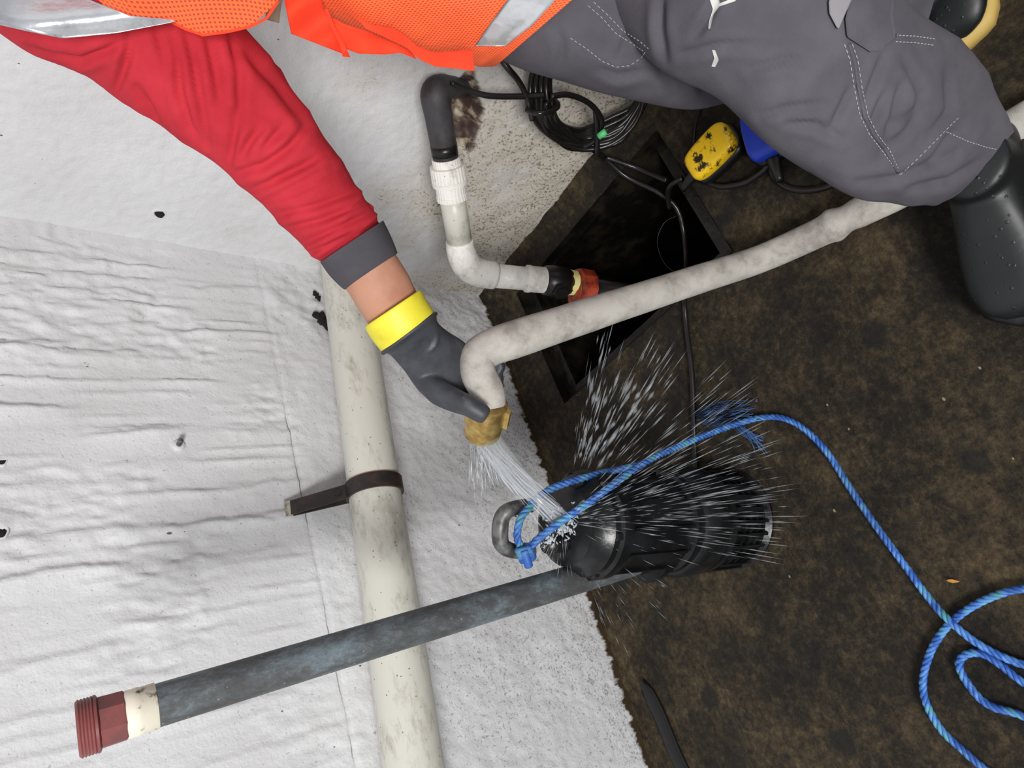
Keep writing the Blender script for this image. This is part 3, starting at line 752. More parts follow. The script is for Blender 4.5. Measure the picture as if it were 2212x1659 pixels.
for pts in ([px(975, 178, 1.36), px(1010, 194, 1.38), px(1058, 207, 1.40), px(1136, 208, 1.43), px(1175, 205, 1.44)],
            [px(1075, 118, 1.36), px(1098, 148, 1.37), px(1120, 175, 1.40), px(1137, 208, 1.43), px(1150, 260, 1.46)],
            [px(1190, 208, 1.42), px(1230, 205, 1.44), px(1275, 225, 1.48), px(1300, 262, 1.53), px(1288, 300, 1.58), px(1260, 318, 1.60)],
            [px(1178, 222, 1.44), px(1205, 262, 1.5), px(1240, 300, 1.57), px(1262, 312, 1.6)],
            [px(1286, 238, 1.52), px(1290, 290, 1.56), px(1292, 330, 1.60), px(1310, 345, 1.66)],
            [px(1250, 310, 1.6), px(1300, 335, 1.64), px(1350, 380, 1.67), px(1420, 415, 1.66), px(1462, 450, 1.66), px(1478, 510, 1.68), px(1482, 580, 1.66), on_z(1478, 640, 0.008), on_z(1482, 700, 0.008), on_z(1492, 780, 0.008), on_z(1497, 850, 0.008), on_z(1500, 960, 0.008), on_z(1505, 1040, 0.01)],
            [px(1310, 340, 1.63), px(1380, 365, 1.64), px(1440, 390, 1.60)]):
    obj('cable', tube(MB(), spath(pts, 46), 0.0062, 8), 'cable', t)
d_ = px(1310, 283, 1.545)-px(1292, 294, 1.56); 
obj('green_tag', tube(MB(), [px(1293, 295, 1.545), px(1309, 284, 1.535)], 0.0078, 10), 'green', t)['label'] = 'small green tape tag'
tc = thing('float_cable', on_z(1600, 395, 0.008), 'black cable looping over the floor between the two float switches', 'cable')
obj('cable', tube(MB(), spath([on_z(1662, 352, .014), on_z(1650, 368, .009), on_z(1610, 394, .008), on_z(1560, 403, .008), on_z(1528, 392, .008), on_z(1505, 372, .008)], 30), 0.0068, 8), 'cable', tc)
obj('cable', tube(MB(), spath([on_z(1666, 352, .014), on_z(1672, 380, .009), on_z(1700, 404, .008), on_z(1745, 411, .008), on_z(1800, 398, .008), on_z(1860, 350, .008)], 30), 0.0068, 8), 'cable', tc)
obj('cable', tube(MB(), spath([on_z(1474, 385, .016), on_z(1450, 400, .012), on_z(1442, 420, -.01), px(1446, 450, 1.66)], 20), 0.0062, 8), 'cable', tc)
tag(obj('thin_cord', tube(MB(), spath([on_z(1516, 222, .01), on_z(1504, 262, .008), on_z(1499, 300, .008), on_z(1500, 330, .012)], 20), 0.0032, 6), 'cable'), 'thin shiny black cord running down to the yellow float', 'cord')
tag(obj('loose_wire', tube(MB(), spath([px(1462, 466, 1.66), px(1436, 480, 1.67), px(1421, 512, 1.68), px(1424, 545, 1.69), px(1440, 575, 1.69), px(1462, 590, 1.68)], 24), 0.0009, 5), 'cable'), 'fine loose black wire loop hanging over the sump', 'wire')
# flat strip in the lower corner
t0, t1_ = on_z(1385, 1470, 0.008), on_z(1490, 1700, 0.008)
d_ = (t1_-t0)/np.linalg.norm(t1_-t0); v_ = np.cross((0, 0, 1.0), d_)
mb = MB(); prof = spath([t0, t0+d_*0.08+v_*0.003, t0+d_*0.16-v_*0.002, t1_], 24)
vs = []; fs = []
for i, c in enumerate(prof):
    wd = 0.019 if i > 3 else 0.005+0.0045*i
    for (a, h) in ((-1, .001), (-1, .006), (-.6, .010), (.6, .010), (1, .006), (1, .001)): vs.append(np.array([c[0], c[1], 0])+v_*wd*a+np.array([0, 0, h]))
for i in range(len(prof)-1):
    for j in range(6): fs.append((i*6+j, i*6+(j+1) % 6, i*6+6+(j+1) % 6, i*6+6+j))
fs.append(tuple(range(6))); fs.append(tuple((len(prof)-1)*6+j for j in range(6)))
tag(sharp(obj('rubber_strip', mb.add(vs, fs), 'blackplastic')), 'dark rubber strip on the floor along the foot of the white wall', 'strip')
# dry leaf
c = on_z(2058, 1255, 0.004); mb = MB(); u_ = on_z(2072, 1256, 0.004)-c; v_ = np.cross((0, 0, 1.0), u_)*0.35
vs = [c-u_*1.0]+[c+u_*x+v_*y+np.array([0, 0, z]) for x, y, z in ((-.5, .7, .002), (.1, .9, .003), (.7, .4, .002), (1.1, 0, .001), (.7, -.5, .002), (.1, -.9, .003), (-.5, -.6, .002))]+[c+np.array([0, 0, 0.0015])]
tag(obj('dry_leaf', mb.add(vs, [(8, i, (i+1) % 8) for i in range(8)]), 'leaf'), 'tiny tan dry leaf on the dark floor beside the rope', 'leaf')

# ------------------------------------------------------------------ hose with brass coupling
hz = lambda x, y: on_z(x, y, 0.030)
hp = [px(1058, 880, 1.115), px(1052, 845, 1.112), px(1034, 808, 1.108), px(1032, 772, 1.110), px(1062, 750, 1.118), px(1120, 730, 1.135), px(1220, 697, 1.18), px(1350, 655, 1.245), px(1500, 606, 1.315), px(1640, 560, 1.36), hz(1760, 507), hz(1850, 462), hz(1940, 418), hz(2040, 360), hz(2130, 308), hz(2230, 250), hz(2330, 180), (-0.30, -1.60, 0.03), (-0.22, -2.1, 0.03), (-0.25, -2.8, 0.03)]
t = thing('discharge_hose', hz(1760, 507), 'grey canvas hose held in the glove, spraying from a brass coupling', 'hose')
path = resample(hp, 0.006); P, T, N, B = frames(path)
L = np.concatenate([[0], np.cumsum(np.linalg.norm(np.diff(P, axis=0), axis=1))])
kx = L[int(np.argmin(np.linalg.norm(P-hz(1800, 485), axis=1)))]
r = np.interp(L/L[-1], [0, .03, .05, .1, .17, .25, .35, 1], [.027, .029, .031, .030, .028, .027, .027, .027])
r = r*(1+0.16*np.exp(-((L-kx)/.012)**2)-0.10*np.exp(-((L-kx-.028)/.012)**2))
mb = MB(); n = 32; vs = []; fs = []; uv = []
for i in range(len(P)):
    v = CAM-P[i]; v -= T[i]*(v@T[i]); v /= np.linalg.norm(v); s_ = np.cross(T[i], v)
    for j in range(n):
        a = 2*PI*j/n; c_, q_ = math.cos(a), math.sin(a)
        rr_ = r[i]*(1+0.035*(vn(a*2.2+3, L[i]*16)-0.5)+0.05*math.exp(-((math.sin((a-3.75)/2))/0.09)**2)*(1 if L[i] > .14 else 0)-0.06*math.exp(-((math.sin((a-4.1)/2))/0.08)**2)*(1 if L[i] > .14 else 0))
        vs.append(P[i]+rr_*(s_*c_+v*q_*0.86)); uv.append((a*.03+1e-4, L[i]))
for i in range(len(P)-1):
    for j in range(n): fs.append((i*n+j, i*n+(j+1) % n, i*n+n+(j+1) % n, i*n+n+j))
obj('hose_tube', mb.add(vs, fs, uv), 'hose', t)
cp0 = px(1054, 868, 1.105); cp1 = px(1041, 938, 1.150); ca = cp1-cp0; Lc = np.linalg.norm(ca)
brass = obj('brass_coupling', lathe(MB(), cp0, ca, [(0, 0.0285), (0.003, 0.0325), (Lc*.40, 0.0330), (Lc*.45, 0.0335), (Lc*.60, 0.0328), (Lc*.62, 0.0300), (Lc*.70, 0.0306), (Lc*.72, 0.0294), (Lc*.80, 0.0304), (Lc*.82, 0.0292), (Lc*.90, 0.0302), (Lc*.99, 0.0290), (Lc, 0.0270), (Lc-.01, 0.025), (Lc-.012, 0.0)], 44), 'brass', t); sharp(brass, 40)
cc = cp0+ca*0.30; sd = px(1092, 880, 1.10)-cc; ca_ = ca/Lc; sd -= ca_*(sd@ca_); sd /= np.linalg.norm(sd)
sharp(obj('lug', box(MB(), cc+sd*0.034, 0.012, 0.012, 0.034, (sd, np.cross(sd, ca_), ca_)), 'brass', brass))
sharp(obj('lug', box(MB(), cc-sd*0.034, 0.012, 0.012, 0.034, (sd, np.cross(sd, ca_), ca_)), 'brass', brass))

# ------------------------------------------------------------------ the person
def crease(mb, lines, sym=False):
    """press fold lines into the side of a cloth tube that the photograph shows"""
    V = np.array(mb.v); q = (V-CAM)@RW; X = CX+F_PX*q[:, 0]/q[:, 2]; Y = CY+F_PX*q[:, 1]/q[:, 2]
    Fq = np.array(mb.f); a = V[Fq[:, 1]]-V[Fq[:, 0]]; b = V[Fq[:, 3]]-V[Fq[:, 0]]; fn = np.cross(a, b); N = np.zeros_like(V)
    for k in range(4): np.add.at(N, Fq[:, k], fn)
    N /= np.linalg.norm(N, axis=1)[:, None]+1e-12
    C = V.mean(0); to = CAM-V; to /= np.linalg.norm(to, axis=1)[:, None]; facing = (N*to).sum(1)
    if facing[np.argmin(q[:, 2])] < 0: N = -N; facing = -facing
    wgt = np.clip(facing*3, 0, 1); D = np.zeros(len(V))
    for (A_, w_, pts) in lines:
        P = poly(pts, 24); best = np.full(len(V), 1e9); sd = np.zeros(len(V)); tt = np.zeros(len(V))
        for k in range(23):
            p0, p1 = P[k], P[k+1]; d = p1-p0; L = d@d+1e-9
            u = np.clip(((X-p0[0])*d[0]+(Y-p0[1])*d[1])/L, 0, 1); ex = X-p0[0]-u*d[0]; ey = Y-p0[1]-u*d[1]; dist = np.hypot(ex, ey)
            m = dist < best; best = np.where(m, dist, best); sd = np.where(m, np.sign(d[0]*ey-d[1]*ex), sd); tt = np.where(m, (k+u)/23, tt)
        s_ = best*sd; env = np.sin(PI*np.clip(tt*0.9+0.05, 0, 1))**0.6
        D += A_*env*(-np.exp(-(s_/w_)**2)+0.55*np.exp(-((s_-2.0*w_)/(1.5*w_))**2)+0.35*np.exp(-((s_+2.2*w_)/(1.5*w_))**2))
    V = V+N*(D*wgt)[:, None]; mb.v = [tuple(map(float, v)) for v in V]
PERSON = thing('person', on_z(2120, 520, 0.0), 'person in orange vest, red sleeves and grey trousers bending to hold a spraying hose', 'person')
def fold(x): return 1-np.abs(np.sin(x))**0.8
def sl_disp(s, th):
    f1 = fold(th*3.0+s*4+2.2*float(vn(th*0.6, s*3)))*0.004*(1-float(sst(.35, .75, s)))
    f2 = fold(s*26-th*1.2+2.0*float(vn(s*6, th*1.3)))*0.004*float(sst(.30, .6, s))
    return f1+f2-0.002
sleeve = MB()
loft(sleeve, [((-230, -60), (210, -330), .80, .84, .85), ((-70, 30), (330, -190), .80, .85, .85), ((60, 112), (430, -70), .81, .87, .85), ((175, 155), (500, 30), .84, .88, .85), ((262, 215), (566, 105), .87, .90, .85), ((375, 290), (640, 205), .90, .92, .85), ((490, 375), (706, 300), .93, .95, .88), ((585, 462), (770, 400), .965, .975, .9), ((650, 530), (806, 452), .985, .99, .92), ((702, 574), (822, 486), 1.0, 1.0, .93)], 190, 120, sl_disp)
crease(sleeve, [(.007, 9, p_) for p_ in (
  [(335, 50), (351, 108), (361, 140)], [(360, 50), (383, 127), (389, 203), (411, 269), (440, 310)], [(400, 60), (418, 133), (434, 222), (449, 310)], [(447, 70), (465, 152), (474, 215)],
  [(497, 75), (517, 158), (518, 220), (522, 270)], [(285, 60), (272, 136), (250, 196)], [(60, 105), (110, 122), (174, 132), (235, 108), (262, 88)], [(494, 360), (509, 285), (506, 240)],
  [(500, 375), (570, 358), (627, 316), (660, 275)], [(540, 414), (620, 380), (680, 350)], [(350, 285), (318, 224), (297, 190)], [(520, 340), (540, 305), (562, 280)], [(570, 320), (598, 290), (612, 272)])]
 +[(.0045, 7, p_) for p_ in ([(655, 552), (695, 536), (758, 504)], [(605, 498), (695, 476), (785, 440)], [(590, 466), (680, 446), (765, 414)], [(640, 533), (711, 502), (800, 458)], [(560, 440), (640, 415), (740, 370)], [(575, 425), (640, 398), (715, 362)], [(590, 385), (650, 360), (700, 330)], [(680, 568), (740, 530), (812, 486)])]
 +[(.008, 16, [(520, 100), (601, 180), (660, 262)])])
SLEEVE = obj('sleeve', sleeve, 'red', PERSON)
cuff = MB(); loft(cuff, [((692, 566), (828, 476), .996, .996, 1.08), ((714, 597), (844, 509), 1.01, 1.01, 1.0), ((742, 624), (858, 544), 1.025, 1.025, .95), ((746, 620), (854, 544), 1.025, 1.025, .95), ((735, 600), (842, 520), 1.01, 1.01, .95)], 40, 48)
obj('cuff', cuff, 'greycuff', SLEEVE)

# body: one continuous surface, hidden under the clothes except the forearm
sh_l = px(150, -110, .87); el_l = px(560, 270, .955); cf = px(760, 530, 1.0)
pel = px(1420, -190, .90); chest = np.array([-0.10, -0.84, 1.13]); spine = (pel+chest)/2; neck = np.array([-0.13, -0.83, 1.30]); head = np.array([-0.17, -0.80, 1.44])
sh_r = np.array([-0.04, -0.95, 1.20]); el_r = np.array([-0.08, -1.06, 0.95]); wr_r = np.array([-0.17, -1.08, 0.76])
hp_l = px(1520, -120, .88); kn_l = px(1850, 225, .94); an_l = px(2105, 365, 1.06)
hp_r = px(1400, -60, .98); kn_r = px(1650, 80, 1.05); an_r = px(1890, 0, 1.11)
bd = MB()
tube(bd, spath([pel, spine, chest, (chest+neck)/2], 20), [.10, .095, .11, .07], 20)
tube(bd, spath([(chest+neck)/2, neck, head], 10), [.06, .05, .05], 16)
hd, hu, hv = axes(np.array([-0.25, 0.12, 1.0]))
lathe(bd, head, hd, [(-.10, .03), (-.085, .055), (-.05, .068), (0, .075), (.05, .078), (.09, .062), (.115, .03), (.12, .0)], 28)
fc = np.array([-0.8, 0.55, -0.2]); fc /= np.linalg.norm(fc); fs_ = np.cross(fc, hd); fs_ /= np.linalg.norm(fs_)
tube(bd, [head+fc*.06+hd*.02, head+fc*.092-hd*.015, head+fc*.07-hd*.025], [.008, .014, .012], 10)
for sg in (-1, 1): tube(bd, [head+fs_*.07*sg+hd*.02, head+fs_*.08*sg, head+fs_*.07*sg-hd*.025], [.008, .014, .008], 8)
tube(bd, spath([chest, sh_l, el_l, cf], 30), [.07, .06, .042, .036], 18)
tube(bd, spath([chest, sh_r, el_r, wr_r], 30), [.07, .055, .04, .028], 18)
for k in range(5):
    a_ = (k-2)*0.35; f0 = wr_r+np.array([0.0, 0.02*(k-2)*0.9, -0.05]); f1 = f0+np.array([-0.05, 0.012*(k-2), -0.035*(1-.1*abs(k-2))])
    tube(bd, spath([wr_r, f0, (f0+f1)/2, f1], 12), [.022, .013, .010, .008], 10)
tube(bd, spath([pel, hp_l, kn_l, an_l], 30), [.09, .075, .05, .038], 18)
tube(bd, spath([pel, hp_r, kn_r, an_r], 30), [.09, .07, .048, .036], 18)
loft(bd, [((690, 555), (806, 470), .995, .995, .9), ((745, 622), (853, 546), 1.02, 1.02, .9), ((772, 664), (882, 592), 1.035, 1.035, .88), ((797, 702), (900, 630), 1.05, 1.05, .86), ((835, 748), (930, 680), 1.06, 1.06, .8)], 40, 40, cap=(True, True))
body = obj('body', bd, 'skin', PERSON)
rm = body.modifiers.new('remesh', 'REMESH'); rm.mode = 'VOXEL'; rm.voxel_size = 0.005; rm.use_smooth_shade = True
sm_ = body.modifiers.new('smooth', 'SMOOTH'); sm_.iterations = 4
hr = MB(); lathe(hr, head, hd, [(-.02, .074), (0, .079), (.05, .083), (.09, .068), (.12, .034), (.127, 0.0)], 28)
obj('hair', hr, 'hair', body)
shirt = MB(); tube(shirt, spath([pel, spine, chest, (chest+neck)/2, neck], 24), [.115, .112, .13, .09, .056], 26)
tube(shirt, spath([chest, sh_r, el_r, wr_r+(el_r-wr_r)*.2], 30), [.085, .07, .052, .04], 20)
obj('shirt', shirt, 'red', PERSON)

# glove
gy = MB(); loft(gy, [((805, 700), (898, 640), 1.045, 1.045, .9), ((789, 706), (908, 626), 1.043, 1.043, .95), ((803, 732), (922, 650), 1.048, 1.048, .95), ((826, 760), (938, 676), 1.055, 1.055, .95), ((834, 758), (932, 684), 1.06, 1.06, .9)], 40, 44)
gl = MB()
loft(gl, [((822, 752), (937, 672), 1.053, 1.053, .9), ((832, 764), (944, 684), 1.057, 1.057, .9), ((842, 766), (944, 694), 1.062, 1.062, .82), ((872, 800), (965, 714), 1.078, 1.085, .62), ((902, 842), (1002, 738), 1.095, 1.115, .5), ((930, 866), (1026, 768), 1.105, 1.14, .5), ((962, 880), (1040, 800), 1.12, 1.155, .5), ((990, 880), (1045, 830), 1.135, 1.16, .45)], 36, 28, cap=(True, True))
tube(gl, spath([px(915, 820, 1.092), px(950, 848, 1.082), px(985, 866, 1.072), px(1015, 878, 1.066), px(1040, 893, 1.068), px(1050, 899, 1.070)], 22), [.018, .021, .0185, .0165, .0158, .013], 16)
for p_ in ([(1000, 852), (1006, 868), (1002, 880)], [(1012, 860), (1018, 874), (1014, 886)], [(925, 762), (940, 745), (946, 722)]):
    tube(gl, spath([px(x_, y_, 1.0535 if x_ > 980 else 1.058) for x_, y_ in p_], 10), [.002, .0045, .002], 8)
fing = [(1040, 790, 1082, 792), (1046, 812, 1078, 818), (1052, 834, 1076, 836), (1056, 852, 1072, 856)]
for k, (x, y, tx, ty) in enumerate(fing):
    tube(gl, spath([px(985+k*8, 780+k*26, 1.135), px(x-10, y, 1.165), px(x+20, y+2, 1.162), px(tx-4, ty, 1.138), px(tx-8, ty+2, 1.118)], 18), [.0135, .0128, .012, .0115, .0095], 12)
gl_lip = MB()
_c, _u, _v = px(884, 720, 1.058), (px(938, 680, 1.058)-px(828, 762, 1.058))/2, None
_v = CAM-_c; _v -= _u*(_v@_u)/(_u@_u); _v = _v/np.linalg.norm(_v)*np.linalg.norm(_u)*0.93
tube(gl_lip, [_c+_u*1.03*math.cos(a)+_v*1.03*math.sin(a) for a in np.linspace(0, 2*PI, 40)], 0.0036, 8)
GL = obj('glove', gl, 'glove', PERSON)
obj('glove_lip', gl_lip, 'glove', GL)
rm = GL.modifiers.new('remesh', 'REMESH'); rm.mode = 'VOXEL'; rm.voxel_size = 0.0028; rm.use_smooth_shade = True
smo = GL.modifiers.new('smooth', 'SMOOTH'); smo.factor = 0.5; smo.iterations = 5
obj('glove_cuff', gy, 'gl_yellow', GL)['label'] = 'bright yellow turned-up glove cuff'
BV_S = bvh_of(sleeve)

# vest body
def vest_disp(s, th): return 0.006*(float(fbm(s*9, th*2.2))-0.5)*2
vest = MB()
loft(vest, [((1078, 137), (1650, -360), .895, .92, .78), ((1040, 134), (1560, -380), .895, .92, .8), ((985, 122), (1440, -400), .895, .92, .8), ((890, 106), (1300, -410), .895, .92, .8), ((780, 72), (1150, -410), .895, .92, .8), ((690, 30), (1000, -400), .895, .93, .8), ((600, -20), (850, -380), .89, .93, .8), ((480, -70), (660, -360), .88, .93, .85), ((300, -140), (420, -330), .87, .92, .9)], 80, 90, vest_disp)
VEST = obj('vest', vest, 'mesh', PERSON)
BV_V = bvh_of(vest)
def onv(off, fb=0.93): return lambda x, y: cast(BV_V, x, y, off, fb)
def last_good(bvh, off, start):
    st = {'d': start}
    def f(x, y):
        r_ = ray((x, y)); Lr = np.linalg.norm(r_); h = bvh.ray_cast(Vector(CAM), Vector(r_/Lr))
        if h[0] is not None:
            q = np.array(h[0])-r_/Lr*off; d = (RW.T@(q-CAM))[2]
            return q
        return px(x, y, st['d'])
    return f
obj('waist_reflective_strip', patch([(1135, -40), (1097, 0), (1060, 50), (1026, 100)], [(1238, -40), (1200, 0), (1150, 55), (1092, 100)], onv(0.004, 0.85), 40, 12), 'silver', VEST)
# front edge band that hangs below the vest
obj('front_band', patch([(770, 36), (800, 52), (845, 58), (870, 72), (900, 98), (935, 112), (975, 110), (1020, 106)], [(790, 62), (822, 76), (850, 90), (880, 104), (905, 128), (940, 144), (985, 148), (1026, 154)], lambda x, y: px(x, y, 0.835+0.010*math.sin(x*.03)-0.0004*(150-y)), 44, 8, 0.003), 'orange', VEST)
obj('front_facing', patch([(708, 32), (745, 52), (790, 66), (850, 92), (890, 112)], [(738, 102), (775, 116), (830, 118), (865, 114), (900, 128)], lambda x, y: px(x, y, 0.862+0.006*math.sin(x*.05)), 36, 10, 0.003), 'orange', VEST)
obj('front_flap', patch([(612, -20), (616, 10), (622, 40), (629, 73)], [(690, -20), (700, 20), (718, 60), (755, 122)], lambda x, y: px(x, y, 0.845+0.01*math.sin(x*.04+y*.05)), 24, 16, 0.003), 'orange', VEST)
obj('zip_edge', patch([(700, 20), (716, 62), (733, 96), (740, 122)], [(708, 18), (724, 60), (745, 96), (757, 124)], lambda x, y: px(x, y, 0.838), 20, 4, 0.003), 'orange', VEST)
# shoulder part of the vest, lying over the arm
ons = lambda off: last_good(BV_S, off, 0.80)
obj('shoulder_panel', patch([(160, -60), (240, -50), (330, -50), (430, -50), (520, -50), (604, -40)], [(230, 20), (300, 42), (372, 50), (438, 77), (540, 58), (602, 4)], lambda x, y: px(x, y, 0.72+0.00012*x+0.008*math.sin(x*.02)), 44, 20, 0.003), 'mesh', VEST)
obj('panel_binding', patch([(372, 46), (400, 60), (438, 73), (490, 66), (540, 54), (572, 38), (598, 2)], [(370, 51), (400, 66), (438, 79), (492, 72), (543, 60), (578, 42), (604, 4)], lambda x, y: px(x, y, 0.718+0.00012*x+0.008*math.sin(x*.02)), 44, 4, 0.003), 'orange', VEST)
obj('shoulder_reflective_strip', patch([(-120, -60), (0, -70), (120, -40), (200, 2), (280, 34), (376, 43)], [(-120, 20), (-10, 52), (60, 68), (135, 83), (250, 72), (378, 47)], lambda x, y: px(x, y, 0.708+0.00014*x+0.014*math.cos((y-30)*.03)*-1+0.007*(float(vn(x*.011, y*.02+4))-.5)+0.003*math.sin(x*.013+y*.05)), 50, 16, 0.003), 'silver', VEST)
obj('strap', patch([(585, -20), (583, 0), (575, 25), (572, 42)], [(618, -20), (610, 0), (606, 24), (603, 50)], lambda x, y: px(x, y, 0.86), 12, 6, 0.003), 'khaki', PERSON)

# trousers
def tr_far(s, th): return 0.006*(fold(th*2+s*9+2*float(vn(s*5, th)))-0.5)*float(sst(.2, .5, s))
far = MB(); loft(far, [((960, 50), (1290, -330), .97, .96, .8), ((1105, 132), (1400, -270), .97, .96, .8), ((1230, 172), (1500, -200), .98, .97, .8), ((1340, 205), (1590, -130), 1.0, .99, .75), ((1480, 226), (1660, -60), 1.03, 1.03, .7), ((1590, 212), (1740, -40), 1.06, 1.06, .7), ((1720, 170), (1850, -90), 1.09, 1.09, .7), ((1880, 110), (1960, -110), 1.11, 1.11, .7), ((1960, 80), (2020, -110), 1.12, 1.12, .7), ((2000, 62), (2050, -110), 1.125, 1.125, .66)], 130, 100, tr_far)
def tr_near(s, th):
    k = float(sst(.5, .7, s))*(1-float(sst(.9, 1.0, s)))
    return k*0.003*(fold(th*1.6+s*24+2.5*float(vn(s*7, th*1.5)))-0.4)+0.005*(float(fbm(s*7+3, th*1.7))-0.5)
near = MB(); loft(near, [((1260, -40), (1500, -420), .90, .91, .7), ((1350, 50), (1610, -400), .885, .90, .74), ((1442, 132), (1720, -290), .865, .88, .78), ((1560, 192), (1800, -150), .855, .87, .78), ((1660, 290), (1890, -30), .865, .88, .75), ((1760, 365), (1962, 48), .895, .905, .74), ((1860, 418), (2045, 96), .935, .94, .74), ((1955, 432), (2110, 152), .975, .98, .72), ((2020, 436), (2150, 225), 1.0, 1.005, .72), ((2072, 418), (2184, 292), 1.02, 1.02, .74)], 190, 130, tr_near)
crease(near, [(.009, 9, [(1427, -10), (1427, 63), (1437, 128)]), (.006, 9, [(1474, 116), (1556, 98), (1651, 98)])]
 +[(.006, 9, p_) for p_ in ([(1908, 120), (1886, 180), (1868, 222)], [(1952, 127), (1990, 203), (1980, 234), (1918, 276)], [(1908, 203), (1882, 276)], [(1949, 177), (1912, 298)], [(1838, 190), (1795, 276)], [(1999, 228), (1955, 285), (1905, 324)], [(2044, 160), (2050, 240), (2010, 288)], [(2052, 290), (2012, 350)], [(1700, 265), (1760, 270), (1820, 300)], [(1640, 250), (1700, 235), (1790, 225)], [(1850, 395), (1940, 385), (2060, 330)], [(1960, 405), (2050, 390), (2120, 345)], [(1620, 150), (1700, 130), (1760, 140)], [(1500, 80), (1530, 40), (1550, 0)])])
crease(far, [(.006, 8, p_) for p_ in ([(1290, 150), (1340, 165), (1400, 150)], [(1200, 60), (1215, 100), (1210, 150)], [(1420, 150), (1440, 180), (1450, 215)], [(1340, 120), (1352, 92), (1358, 70)], [(1480, 150), (1510, 170), (1520, 205)])])
TR = thing_tr = obj('trousers', MB().add(near.v, near.f, near.uv).add(far.v, far.f, far.uv), 'trouser', PERSON)
BV_T = bvh_of(near, far)
def stitched(name, pts, dash=0.0042, gap=0.0028, r_=0.0006, parent=TR):
    q = poly(pts, 160); P3 = [cast(BV_T, x, y, 0.0008) for x, y in q]; P3 = [p_ for p_ in P3 if p_ is not None]
    if len(P3) < 3: return
    P3 = np.array(P3); d = np.concatenate([[0], np.cumsum(np.linalg.norm(np.diff(P3, axis=0), axis=1))]); mb = MB(); s = 0.0
    ip = lambda s: np.array([np.interp(s, d, P3[:, k]) for k in range(3)])
    while s+dash < d[-1]:
        tube(mb, [ip(s), ip(s+dash/2), ip(s+dash)], r_, 5); s += dash+gap
    obj(name, mb, 'stitch', parent, kind='stuff')
stitched('pocket_stitching', [(1270, 12), (1300, 38), (1330, 72), (1362, 92), (1392, 112)])
stitched('pocket_stitching', [(1282, 4), (1312, 32), (1345, 66), (1380, 88), (1402, 106)])
stitched('pocket_stitching', [(1232, 82), (1265, 104), (1300, 132), (1330, 145), (1360, 142), (1385, 125), (1394, 112)])
def seam(name, pts, r_=0.0022):
    q = poly(pts, 60); P3 = [cast(BV_T, x, y, 0.0) for x, y in q]; P3 = [p_ for p_ in P3 if p_ is not None]
    obj(name, tube(MB(), P3, r_, 8), 'trouser', TR)
for off in (0, 17):
    stitched('seam_stitching', [(1824+off, 95), (1836+off, 130), (1845+off, 190), (1858+off, 250), (1878+off, 290), (1905+off, 325), (1944, 378-off*.3)])
seam('side_seam', [(1833, 95), (1845, 130), (1854, 190), (1867, 250), (1887, 290), (1914, 325), (1940, 372)])
stitched('knee_stitching', [(1944, 378), (1980, 345), (2020, 305), (2052, 272), (2075, 250)])
stitched('knee_stitching', [(2045, 285), (2090, 305), (2130, 318), (2164, 325)])
stitched('knee_stitching', [(1935, 76), (1975, 78), (2020, 84)])
stitched('knee_stitching', [(1935, 90), (1975, 92), (2020, 98)])
def onT(off): return lambda x, y: cast(BV_T, x, y, off, 0.85)
obj('pocket_flap', patch([(1800, -30), (1790, 5), (1792, 30), (1808, 60)], [(1850, -30), (1840, 0), (1826, 30), (1812, 62)], onT(0.006), 20, 8, 0.003), simple('worn_trouser_edge', hexc(138, 134, 138), 0.8), TR)
obj('cargo_pocket', patch([(1842, -20), (1826, 40), (1830, 80), (1880, 112)], [(1935, -20), (1930, 40), (1938, 80), (1900, 110)], onT(0.005), 24, 14, 0.004), 'trouser', TR)
for pts in (([(1530, -10), (1540, 20), (1532, 45), (1530, 62)], [(1552, -10), (1556, 12), (1542, 30), (1534, 62)]), ([(1552, 8), (1568, 2), (1585, -8)], [(1554, 14), (1572, 8), (1590, 2)]), ([(1538, 108), (1543, 125), (1537, 143)], [(1545, 108), (1553, 130), (1545, 145)])):
    obj('paint_smear', patch(*pts, onT(0.0012), 16, 5, 0.001), 'paint', TR)['label'] = 'smear of dried white paint'

